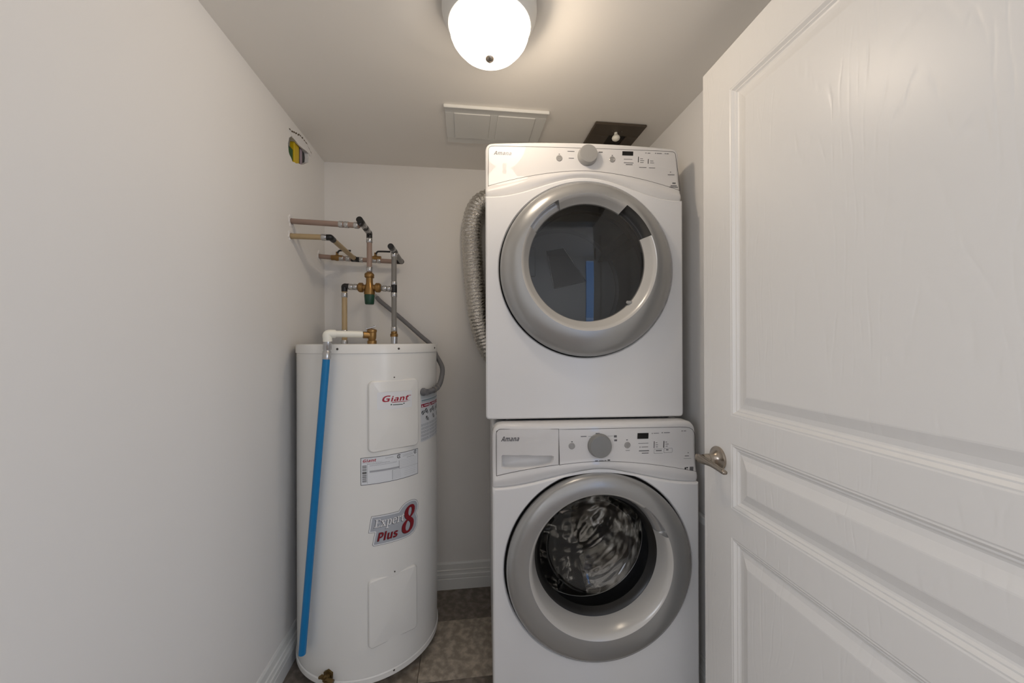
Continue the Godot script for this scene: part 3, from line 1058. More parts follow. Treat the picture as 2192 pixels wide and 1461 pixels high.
# ---------------------------------------------------------------- pipes, mixing valve, discharge pipe, drain hose
func plumbing() -> void:
	var r := 0.0108
	var zt := -1.672
	var p := thing("water_pipes", "beige and grey plastic water pipes with black elbows above the heater", "pipes", Vector3(-0.403, 1.246, zt))
	var pipe := func(a: Vector3, b: Vector3, m: Material):
		var s := MB.new()
		rod(s, a, b, r)
		part(p, "pipe", s, m)
	var sleeve := func(a: Vector3, b: Vector3, f: float, l := 0.02):  # crimp ring centred at f along a-b
		var s := MB.new()
		var d := (b - a).normalized()
		var c := a.lerp(b, f)
		s.tube([c - d * l / 2, c - d * (l / 2 - 0.0015), c + d * (l / 2 - 0.0015), c + d * l / 2], [r + 0.0006, r + 0.0019, r + 0.0019, r + 0.0006], 16)
		part(p, "crimp_sleeve", s, M.crimp)
	var elbow := func(a: Vector3, c: Vector3, b: Vector3):
		var s := MB.new()
		s.tube(arc_path([a, c.lerp(a, 0.45), c, c.lerp(b, 0.45), b], 4), r + 0.0012, 14)
		part(p, "elbow", s, M.elbow)
	var stub := func(a: Vector3, b: Vector3, k := 0.0016):
		var s := MB.new()
		rod(s, a, b, r + k)
		part(p, "fitting", s, M.elbow)
	# hot outlet: left nipple, up, elbow towards the mixing valve
	var hx := -0.5045
	var hy := 1.486
	pipe.call(Vector3(hx, 1.262, zt), Vector3(hx, 1.465, zt), M.pex_tan)
	sleeve.call(Vector3(hx, 1.262, zt), Vector3(hx, 1.465, zt), 0.93)
	sleeve.call(Vector3(hx, 1.262, zt), Vector3(hx, 1.465, zt), 0.16)
	elbow.call(Vector3(hx, hy - 0.02, zt), Vector3(hx, hy + 0.002, zt), Vector3(hx + 0.018, hy + 0.002, zt))
	pipe.call(Vector3(hx + 0.014, hy, zt), Vector3(-0.452, hy, zt), M.pex_grey)
	sleeve.call(Vector3(hx + 0.014, hy, zt), Vector3(-0.452, hy, zt), 0.3, 0.016)
	sleeve.call(Vector3(hx + 0.014, hy, zt), Vector3(-0.452, hy, zt), 0.78, 0.016)
	var nip := MB.new()
	nip.lathe([Vector2(0.014, 1.2465), Vector2(0.014, 1.258), Vector2(0.0118, 1.262), Vector2(0.0, 1.262)], 16, Transform3D(Basis(), Vector3(hx, 0, zt)))
	part(p, "nipple", nip, M.crimp)
	# cold inlet: right nipple, up past the tee
	var cx := -0.302
	var cold0 := Vector3(cx, 1.30, zt)
	var cold1 := Vector3(cx, 1.462, zt)
	var cold2 := Vector3(cx, 1.494, zt)
	var cold3 := Vector3(cx, 1.632, zt)
	pipe.call(cold0, cold1, M.pex_grey)
	pipe.call(cold2, cold3, M.pex_grey)
	stub.call(Vector3(cx, 1.458, zt), Vector3(cx, 1.498, zt))
	sleeve.call(cold0, cold1, 0.955)
	sleeve.call(cold2, cold3, 0.07, 0.016)
	sleeve.call(cold2, cold3, 0.95)
	sleeve.call(cold0, cold1, 0.05)
	var nut := MB.new()
	nut.lathe([Vector2(0.0, 1.276), Vector2(0.0165, 1.276), Vector2(0.0165, 1.288), Vector2(0.0135, 1.29), Vector2(0.0135, 1.298), Vector2(0.0, 1.299)], 6, Transform3D(Basis(), Vector3(cx, 0, zt)), 10.0)
	part(p, "nut", nut, M.brass)
	var nip2 := MB.new()
	nip2.lathe([Vector2(0.0135, 1.2465), Vector2(0.0135, 1.277), Vector2(0.0, 1.277)], 16, Transform3D(Basis(), Vector3(cx, 0, zt)))
	part(p, "nipple", nip2, M.crimp)
	pipe.call(Vector3(-0.354, 1.482, zt), Vector3(cx - 0.008, 1.479, zt), M.pex_grey)
	sleeve.call(Vector3(-0.354, 1.482, zt), Vector3(cx - 0.008, 1.479, zt), 0.3, 0.016)
	sleeve.call(Vector3(-0.354, 1.482, zt), Vector3(cx - 0.008, 1.479, zt), 0.7, 0.012)
	# cold tee at the top, run from a near stub back to the pipe along the rear wall
	var ty := 1.643
	stub.call(Vector3(cx, ty, -1.652), Vector3(cx, ty, -1.692))
	stub.call(Vector3(cx, 1.628, zt), Vector3(cx, ty, zt))
	stub.call(Vector3(cx, ty + 0.001, -1.600), Vector3(cx, ty + 0.001, -1.622))
	pipe.call(Vector3(cx, ty, -1.615), Vector3(cx, ty, -1.66), M.pex_grey)
	sleeve.call(Vector3(cx, ty, -1.615), Vector3(cx, ty, -1.66), 0.55)
	pipe.call(Vector3(cx, ty, -1.68), Vector3(cx - 0.004, ty - 0.002, -1.885), M.pex_grey)
	sleeve.call(Vector3(cx, ty, -1.68), Vector3(cx - 0.004, ty, -1.885), 0.1)
	elbow.call(Vector3(cx - 0.004, ty, -1.872), Vector3(cx - 0.004, ty, -1.893), Vector3(cx - 0.025, ty, -1.893))
	var b0 := Vector3(XL + 0.0, 1.660, -1.893)
	var b1 := Vector3(-0.522, 1.649, -1.893)
	var b2 := Vector3(cx - 0.02, 1.642, -1.893)
	pipe.call(b0, b1, M.pex_rose)
	pipe.call(b1, b2, M.pex_rose)
	for f in [0.80, 0.62]:
		sleeve.call(b0, b1, f)
	for f in [0.14, 0.32, 0.45, 0.55]:
		sleeve.call(b1, b2, f, 0.017)
	stub.call(b0.lerp(b1, 0.9), b1.lerp(b2, 0.1))
	# middle pipe out of the left wall, elbow, run back to the rear pipe
	var m1 := Vector3(-0.536, 1.673, -1.600)
	var m2 := Vector3(-0.5226, 1.650, -1.893)
	pipe.call(Vector3(XL, 1.6735, -1.598), m1 - Vector3(0.015, 0, 0), M.pex_tan)
	sleeve.call(Vector3(XL, 1.6735, -1.598), m1, 0.84)
	elbow.call(m1 - Vector3(0.02, 0, 0), m1, m1.lerp(m2, 0.1))
	pipe.call(m1.lerp(m2, 0.06), m2, M.pex_tan)
	stub.call(m1.lerp(m2, 0.93), m2)
	# upper pipe out of the left wall to the mixed outlet
	var u1 := Vector3(-0.408, 1.706, -1.537)
	pipe.call(Vector3(XL, 1.734, -1.602), u1, M.pex_rose)
	for f in [0.74, 0.82, 0.96]:
		sleeve.call(Vector3(XL, 1.734, -1.602), u1, f, 0.017)
	var v0 := Vector3(-0.403, 1.722, -1.537)
	var v1 := Vector3(-0.403, 1.715, -1.672)
	stub.call(v0 + Vector3(-0.002, 0.004, 0.012), v0 + Vector3(0, 0, -0.012), 0.002)
	stub.call(u1, v0, 0.001)
	pipe.call(v0, v1, M.pex_grey)
	for f in [0.28, 0.70]:
		sleeve.call(v0, v1, f, 0.03)
	stub.call(v0.lerp(v1, 0.44), v0.lerp(v1, 0.54))
	elbow.call(v0.lerp(v1, 0.88), v1, v1 + Vector3(0, -0.022, 0))
	var w0 := Vector3(-0.403, 1.697, zt)
	var w1 := Vector3(-0.403, 1.5495, zt)
	pipe.call(w0, w1, M.pex_rose)
	sleeve.call(w0, w1, 0.09)
	sleeve.call(w0, w1, 0.92)
	# shut-off valves on the rear pipe
	for q in [[-0.604, -0.565, 0.045], [-0.428, -0.425, 0.052]]:
		var bv := MB.new()
		var c := Vector3(q[0], 1.655, -1.893)
		bv.tube([c - Vector3(0.026, 0, 0), c - Vector3(0.012, 0, 0), c, c + Vector3(0.012, 0, 0), c + Vector3(0.026, 0, 0)], [0.0125, 0.0125, 0.0155, 0.0125, 0.0125], 14)
		rod(bv, c, c + Vector3(0, 0.028, 0), 0.006, 10)
		var body := part(p, "shutoff_valve", bv, M.brass)
		var hd := MB.new()
		hd.tube(arc_path([c + Vector3(0.002, 0.020, 0.004), c + Vector3(0.008, 0.030, 0.004), c + Vector3(0.018, 0.034, 0.004), c + Vector3(0.018 + q[2], 0.034, 0.004)], 4), 0.0042, 8)
		part(body, "lever", hd, M.elbow)
	# torn plaster round the three pipes
	var rng := RandomNumberGenerator.new()
	rng.seed = 8
	for q in [[1.602, 1.734, 0.026], [1.598, 1.6735, 0.025], [1.893, 1.661, 0.027]]:
		var pc := thing("plaster_patch", ["torn white plaster round the topmost pipe at the left wall", "torn white plaster round the tan middle pipe at the left wall", "torn white plaster round the rear pipe near the wall corner"][[1.602, 1.598, 1.893].find(q[0])], "plaster patch", Vector3(XL, q[1], -q[0]), 0.0, "torn plaster patches round the pipes")
		var m := MB.new()
		m.flat()
		var ring := []
		for k in 18:
			var a := TAU * k / 18
			ring.append(Vector2(cos(a), sin(a)) * (q[2] * rng.randf_range(0.72, 1.12)))
		for k in 18:
			var a: Vector2 = ring[k]
			var b: Vector2 = ring[(k + 1) % 18]
			var at := func(v: Vector2, x: float) -> Vector3: return Vector3(x, v.y, -v.x)
			m.quad(at.call(a, 0.0), at.call(b, 0.0), at.call(b * 0.85, 0.003), at.call(a * 0.85, 0.003))
			m.quad(at.call(a * 0.85, 0.003), at.call(b * 0.85, 0.003), at.call(b.normalized() * 0.0125, 0.0022), at.call(a.normalized() * 0.0125, 0.0022))
		part(pc, "plaster", m, M.plaster, true)
	# brass mixing valve with a green cap
	var mv := thing("mixing_valve", "brass three-way mixing valve with a dark green cap among the pipes", "valve", Vector3(-0.403, 1.482, zt))
	var o := Vector3(-0.403, 1.484, zt)
	var vb := MB.new()
	vb.lathe([Vector2(0.0, -0.030), Vector2(0.0215, -0.030), Vector2(0.0225, -0.024), Vector2(0.0215, -0.008), Vector2(0.0195, 0.004), Vector2(0.0155, 0.014), Vector2(0.0140, 0.022), Vector2(0.0140, 0.043), Vector2(0.0, 0.043)], 28, Transform3D(Basis(), o))
	for s in [-1.0, 1.0]:
		vb.lathe([Vector2(0.013, 0.0), Vector2(0.013, 0.026), Vector2(0.0, 0.026)], 20, Transform3D(Basis(Vector3(0, 1, 0), Vector3(s, 0, 0), Vector3(0, 0, s)), o))
	part(mv, "body", vb, M.brass)
	var hexes := [Transform3D(Basis(), o + Vector3(0, 0.041, 0))]
	for s in [-1.0, 1.0]:
		hexes.append(Transform3D(Basis(Vector3(0, s, 0), Vector3(s, 0, 0), Vector3(0, 0, -1)), o + Vector3(0.025 * s, 0, 0)))
	for k in 3:
		var h := MB.new()
		h.lathe([Vector2(0.0, 0.0), Vector2(0.018, 0.0), Vector2(0.0205, 0.003), Vector2(0.0205, 0.015), Vector2(0.018, 0.019), Vector2(0.0135, 0.023), Vector2(0.0, 0.0235)], 6 if k == 0 else 14, hexes[k], 12.0)
		part(mv, "union_nut", h, M.brass)
	var cap := MB.new()
	cap.lathe([Vector2(0.0, -0.071), Vector2(0.0165, -0.071), Vector2(0.0185, -0.068), Vector2(0.0215, -0.034), Vector2(0.020, -0.030), Vector2(0.0, -0.030)], 24, Transform3D(Basis(), o))
	part(mv, "cap", cap, M.green)
	# white plastic pipe from the relief valve, coupling, blue drop pipe
	var dp := thing("discharge_pipe", "slanting bright blue drop pipe hung from a white elbow in front of the heater", "pipe", Vector3(-0.475, 1.28, -1.385))
	var e0 := Vector3(-0.3735, 1.2815, -1.4408)
	var e1 := Vector3(-0.4745, 1.2815, -1.383)
	var e2 := on_tank(Vector3(-14.6, 1.255, 0.023))
	var wp := MB.new()
	rod(wp, e0, e1.lerp(e0, 0.12), 0.0118)
	wp.tube(arc_path([e1.lerp(e0, 0.22), e1.lerp(e0, 0.06), e1 + Vector3(0, -0.004, 0), e2.lerp(e1, 0.3), e2], 5), 0.0148, 18)
	part(dp, "white_pipe", wp, M.pvc)
	var cp := MB.new()
	var c1 := on_tank(Vector3(-15.0, 1.193, 0.0265))
	cp.tube([e2 + Vector3(0, 0.004, 0), e2.lerp(c1, 0.44), e2.lerp(c1, 0.47), e2.lerp(c1, 0.53), e2.lerp(c1, 0.56), c1.lerp(e2, 0.1), c1], [0.0136, 0.0136, 0.0118, 0.0118, 0.0136, 0.0136, 0.0125], 18)
	part(dp, "coupling", cp, M.crimp)
	var bp := MB.new()
	rod(bp, c1 + Vector3(0, 0.01, 0), on_tank(Vector3(-36.5, 0.149, 0.0265)), 0.0122, 20)
	part(dp, "blue_pipe", bp, M.blue)
	# grey hose from the rear wall, behind the lid, round the side and onto the jacket
	var hs := thing("drain_hose", "grey flexible hose looping from the back wall round the heater's right side", "hose", Vector3(-0.2, 1.06, -1.7))
	var path := arc_path([Vector3(-0.4345, 1.4745, -1.951), Vector3(-0.4143, 1.4538, -1.938), Vector3(-0.359, 1.408, -1.93), Vector3(-0.292, 1.350, -1.925), Vector3(-0.222, 1.287, -1.915), Vector3(-0.163, 1.236, -1.88), on_tank(Vector3(116, 1.19, 0.02)), on_tank(Vector3(100, 1.14, 0.026)), on_tank(Vector3(88, 1.095, 0.022)), on_tank(Vector3(76, 1.066, 0.02)), on_tank(Vector3(66, 1.057, 0.0165))], 7)
	var hm := MB.new()
	var rad := []
	for i in path.size():
		rad.append(0.0102 + 0.0004 * (i % 2))
	hm.tube(path, rad, 14)
	part(hs, "tube", hm, M.hose)
	var tip := MB.new()
	rod(tip, Vector3(-0.444, 1.486, -1.9615), Vector3(-0.432, 1.472, -1.95), 0.008, 12)
	part(hs, "tip", tip, M.crimp)
	var fit := MB.new()
	var f0 := on_tank(Vector3(57.5, 1.057, 0.0012))
	var fo := (f0 - Vector3(TC.x, 1.057, TC.y)).normalized()
	fit.lathe([Vector2(0.0, 0.0), Vector2(0.0155, 0.0), Vector2(0.0155, 0.006), Vector2(0.0125, 0.009), Vector2(0.0125, 0.024), Vector2(0.0, 0.025)], 16, Transform3D(Basis(Vector3.UP.cross(fo), fo, Vector3.UP.cross(fo).cross(fo)), f0))
	fit.tube([f0 + fo * 0.014, on_tank(Vector3(61.5, 1.056, 0.0165)), on_tank(Vector3(67, 1.058, 0.0165))], 0.0112, 14)
	part(hs, "elbow_fitting", fit, M.hose)
	for q in [[69.0, 1.0585], [74.5, 1.064]]:
		var cl := MB.new()
		var a := on_tank(Vector3(q[0] - 1.0, q[1], 0.0182))
		var b := on_tank(Vector3(q[0] + 1.0, q[1] + 0.001, 0.0182))
		rod(cl, a, b, 0.0124, 16)
		cl.box(a + Vector3(-0.003, 0.011, -0.003), a + Vector3(0.004, 0.019, 0.004), 0.001)
		part(hs, "clamp", cl, M.pex_grey)


# ---------------------------------------------------------------- washer and dryer
const MW := 0.686


func seam_y(s: Dictionary, u: float) -> float:
	var f := (u - MW / 2) / (MW / 2)
	return s.sc - (s.sc - s.se) * pow(absf(f), 1.75)


func low_y(s: Dictionary, u: float) -> float:
	var f := absf((u - MW / 2) / (MW / 2))
	return s.lc - (s.lc - s.le) * (1.0 - cos(PI * minf(f, 1.0))) / 2.0 * lerpf(1.15, 1.0, f)


func top_y(s: Dictionary, u: float) -> float:
	var e := minf(u, MW - u)
	var r: float = s.rc
	return s.top - (r - sqrt(maxf(0.0, r * r - (r - e) * (r - e))) if e < r else 0.0)


func bowed(s: Dictionary, u: float, y: float) -> float:  # the control panel bows back towards its ends
	var f := (u - MW / 2) / (MW / 2)
	return -0.002 - s.bow * f * f * smoothstep(s.le - 0.035, s.le + 0.095, y)


func seen(s: Dictionary, u: float, y: float) -> Vector2:  # a place measured on the front's plane, moved onto the bowed control panel
	var q := Vector2(u, y)
	for k in 3:
		var f: float = (s.eye.z - bowed(s, q.x, q.y)) / s.eye.z
		q = Vector2(s.eye.x + (u - s.eye.x) * f, s.eye.y + (y - s.eye.y) * f)
	return q


func cabinet(t: Node3D, s: Dictionary) -> void:
	var place := func(u: float, y: float, d: float) -> Vector3: return Vector3(u - MW / 2, y, d)
	# hollow cabinet behind the front
	var out := PackedVector2Array()
	var rr := round_rect(Vector2(0.001, s.bottom), Vector2(MW - 0.001, s.body_top), 0.012, 4)
	var b := MB.new()
	b.flat()
	for i in rr.size():
		var p := rr[i]
		var q := rr[(i + 1) % rr.size()]
		b.quad(place.call(q.x, q.y, -0.055), place.call(p.x, p.y, -0.055), place.call(p.x, p.y, -s.depth), place.call(q.x, q.y, -s.depth))
		b.tri(place.call(p.x, p.y, -s.depth), place.call(MW / 2, 0.5, -s.depth), place.call(q.x, q.y, -s.depth))
	part(t, "cabinet", b, M.enamel, true)
	# front panel with its round opening
	var poly := PackedVector2Array()
	for k in 7:
		poly.append(Vector2(0.012 - 0.012 * sin(PI / 2 * k / 6), s.bottom + 0.012 - 0.012 * cos(PI / 2 * k / 6)))
	poly.reverse()
	for k in 7:
		poly.append(Vector2(MW - 0.012 + 0.012 * sin(PI / 2 * k / 6), s.bottom + 0.012 - 0.012 * cos(PI / 2 * k / 6)))
	for k in 49:
		var u := MW * (1.0 - k / 48.0)
		poly.append(Vector2(u, low_y(s, u)))
	var inner: PackedVector2Array = Geometry2D.offset_polygon(poly, -0.006)[0]
	var c: Vector2 = s.door
	var an := angles_of(c, 144, [poly])
	var R: float = s.hole
	var f := MB.new()
	var rings := []
	for k in 7:
		rings.append([])
	for a in an:
		var dir := Vector2.from_angle(a)
		var o := ray_hit(c, a, poly)
		var ii := minf(ray_hit(c, a, inner), o - 0.003)
		for k in [[0, o, -0.06], [1, o, -0.007], [2, o - (o - ii) * 0.35, -0.002], [3, ii, 0.0], [4, R + 0.004, 0.0], [5, R, -0.004], [6, R, -0.032]]:
			var q: Vector2 = c + dir * k[1]
			rings[k[0]].append(place.call(q.x, q.y, k[2]))
	f.fresh()
	f.rings(rings.slice(0, 4), false)
	f.flat()
	f.rings(rings.slice(3, 5), false)
	f.fresh()
	f.rings(rings.slice(4, 7), false)
	part(t, "front_panel", f, M.enamel, true)
	var rec := MB.new()
	rec.flat()
	for k in 96:
		var a0 := Vector2.from_angle(TAU * k / 96)
		var a1 := Vector2.from_angle(TAU * (k + 1) / 96)
		var pr := [[R + 0.004, -0.031], [s.mouth, -0.031], [s.mouth, -0.06]]
		for i in 2:
			var A = c + a0 * pr[i][0]
			var B = c + a1 * pr[i][0]
			var C = c + a1 * pr[i + 1][0]
			var D = c + a0 * pr[i + 1][0]
			rec.quad(place.call(A.x, A.y, pr[i][1]), place.call(B.x, B.y, pr[i][1]), place.call(C.x, C.y, pr[i + 1][1]), place.call(D.x, D.y, pr[i + 1][1]))
	part(t, "door_recess_shade", rec, M.dark, true)  # dark plate behind the door's edge; the recess's shade is in its colour
	# control panel: the band over the front panel, the leaning face and its rounded top
	var us := []
	for e in [0.0, 0.0008, 0.0025, 0.005, 0.0085, 0.013]:
		us.append(e)
	var cut: Array = s.get("drawer", [])
	for k in 45:
		us.append(lerpf(0.018, MW - 0.018, k / 44.0))
	for e in [0.013, 0.0085, 0.005, 0.0025, 0.0008, 0.0]:
		us.append(MW - e)
	if cut:
		us.append_array([cut[0], cut[1]])
	us.sort()
	var er := func(u: float) -> float:
		var e := minf(u, MW - u)
		return 0.0085 - sqrt(maxf(0.0, 0.0085 * 0.0085 - pow(0.0085 - e, 2))) if e < 0.0085 else 0.0
	var cols := []
	for u in us:
		var yl := low_y(s, u)
		var ysm := seam_y(s, u)
		var yt := top_y(s, u)
		var ro: float = s.roll
		var col := []
		for q in [[0.0, -0.012], [0.03, -0.0095], [0.12, -0.007], [0.30, -0.003], [0.5, 0.0], [0.7, 0.0008], [0.88, -0.0006], [1.0, -0.002]]:
			col.append([lerpf(yl, ysm, q[0]), q[1] + 0.002 + bowed(s, u, lerpf(yl, ysm, q[0]))])
		var ytop: float = yt - ro
		for q in 8:
			var y := lerpf(ysm, ytop, (q + 1) / 8.0)
			col.append([y, bowed(s, u, y)])
		for q in 6:
			var a := PI / 2 * (q + 1) / 6
			col.append([ytop + ro * sin(a), bowed(s, u, ytop) - ro * (1.0 - cos(a))])
		col.append([yt, -0.075])
		var pts := []
		for q in col:
			pts.append(place.call(u, q[0], q[1] - er.call(u)))
		cols.append(pts)
	var g := MB.new()
	g.fresh()
	for i in us.size() - 1:
		for k in cols[0].size() - 1:
			if cut and us[i] >= cut[0] - 1e-6 and us[i + 1] <= cut[1] + 1e-6 and k >= 7 and k < 15:
				continue
			g.quad(cols[i][k], cols[i + 1][k], cols[i + 1][k + 1], cols[i][k + 1])
	for side in [0, us.size() - 1]:  # skirts back to the cabinet
		g.fresh()
		for k in cols[0].size() - 1:
			var a: Vector3 = cols[side][k]
			var d: Vector3 = cols[side][k + 1]
			var a2 := Vector3(a.x, a.y, -0.075)
			var d2 := Vector3(d.x, d.y, -0.075)
			if side == 0:
				g.quad(a2, a, d, d2)
			else:
				g.quad(a, a2, d2, d)
	part(t, "control_panel", g, M.console, true)


func on_console(s: Dictionary) -> Callable:  # (measured u, measured y, lift) onto the control panel
	return func(p: Vector3) -> Vector3:
		var q := seen(s, p.x, p.y)
		return Vector3(q.x - MW / 2, q.y, bowed(s, q.x, q.y) + p.z + 0.0003)


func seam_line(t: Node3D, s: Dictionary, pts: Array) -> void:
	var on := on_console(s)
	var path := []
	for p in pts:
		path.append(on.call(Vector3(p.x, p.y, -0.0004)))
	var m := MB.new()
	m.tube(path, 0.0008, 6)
	part(t, "seam_shade_line", m, M.gap_shade, true)  # raised grey tube painted as the shade along a panel joint


func knob(t: Node3D, s: Dictionary, u: float, y: float, r: float, h: float, m: Material, called := "knob") -> void:
	var on := on_console(s)
	var o: Vector3 = on.call(Vector3(u, y, 0.0))
	var turn: float = atan(2.0 * s.bow * (u - MW / 2) / (MW * MW / 4))
	var n := Vector3(sin(turn), 0, cos(turn))
	var xf := Transform3D(Basis(Vector3.UP.cross(n), n, Vector3.DOWN), o - n * 0.002)
	var k := MB.new()
	if called == "knob":
		k.lathe([Vector2(r * 1.07, 0.0), Vector2(r * 1.07, 0.006), Vector2(r * 1.03, 0.0075), Vector2(r * 1.02, 0.009), Vector2(r * 0.99, h - 0.003), Vector2(r * 0.94, h), Vector2(0.0, h + 0.0006)], 48, xf)
	else:
		k.lathe([Vector2(r, 0.0), Vector2(r, h - 0.001), Vector2(r * 0.88, h), Vector2(r * 0.62, h), Vector2(r * 0.55, h - 0.0006), Vector2(0.0, h - 0.0002)], 24, xf)
	part(t, called, k, m, true)


func marks(t: Node3D, s: Dictionary, called: String, list: Array, m: Material) -> void:  # print: [u, y, width, height]
	var on := on_console(s)
	var b := MB.new()
	b.flat()
	for q in list:
		b.laid(PackedVector2Array([Vector2(q[0], q[1]), Vector2(q[0] + q[2], q[1]), Vector2(q[0] + q[2] + q[3] * 0.05, q[1] + q[3]), Vector2(q[0] + q[3] * 0.05, q[1] + q[3])]), on, 0.0002, 0.03)
	part(t, called, b, m, true).set_meta("kind", "stuff")


func door_ring(s: Dictionary, prof: Array, pockets: Array, peak: int, inside := false) -> MB:  # prof of (radius, forward, centre raised by)
	var c: Vector2 = s.door
	var an := []
	for k in 144:
		an.append(TAU * k / 144)
	for p in pockets:
		for k in 2:
			an.append(deg_to_rad(p[k]))
			an.append(deg_to_rad(p[k] + (-0.5 if k == 0 else 0.5)))
	an.sort()
	var cols := []
	var deep := []
	for a in an:
		var sunk := -1.0
		for p in pockets:
			if a >= deg_to_rad(p[0]) - 1e-6 and a <= deg_to_rad(p[1]) + 1e-6:
				sunk = p[2]
		var col := []
		for i in prof.size():
			var r: float = prof[i][0]
			var d: float = prof[i][1]
			if sunk > 0.0 and i > peak and i < prof.size() - 1:
				d = prof[peak][1] - sunk
				r = lerpf(prof[peak][0] + 0.006, prof[-1][0], float(i - peak - 1) / (prof.size() - peak - 1))
			var q := c + Vector2(cos(a) * r, sin(a) * r + prof[i][2])
			col.append(Vector3(q.x - MW / 2, q.y, d))
		cols.append(col)
		deep.append(sunk > 0.0)
	var m := MB.new()
	m.fresh()
	for i in cols.size():
		var j := (i + 1) % cols.size()
		if inside != (deep[i] or deep[j]):
			continue
		for k in prof.size() - 1:
			m.quad(cols[i][k], cols[j][k], cols[j][k + 1], cols[i][k + 1])
	return m


func disc_profile(s: Dictionary, prof: Array, segs := 96, sharp := 35.0) -> MB:  # (radius, forward, centre raised by), surface of a door part
	var c: Vector2 = s.door
	var m := MB.new()
	m.fresh()
	for i in prof.size() - 1:
		if i and absf(rad_to_deg(Vector2(prof[i][0] - prof[i - 1][0], prof[i][1] - prof[i - 1][1]).angle_to(Vector2(prof[i + 1][0] - prof[i][0], prof[i + 1][1] - prof[i][1])))) > sharp:
			m.fresh()
		for k in segs:
			var p := []
			for q in [[i, k], [i, k + 1], [i + 1, k + 1], [i + 1, k]]:
				var w: Array = prof[q[0]]
				var a: float = TAU * q[1] / segs
				p.append(Vector3(c.x + cos(a) * w[0] - MW / 2, c.y + sin(a) * w[0] + w[2], w[1]))
			m.quad(p[0], p[1], p[2], p[3])
	return m


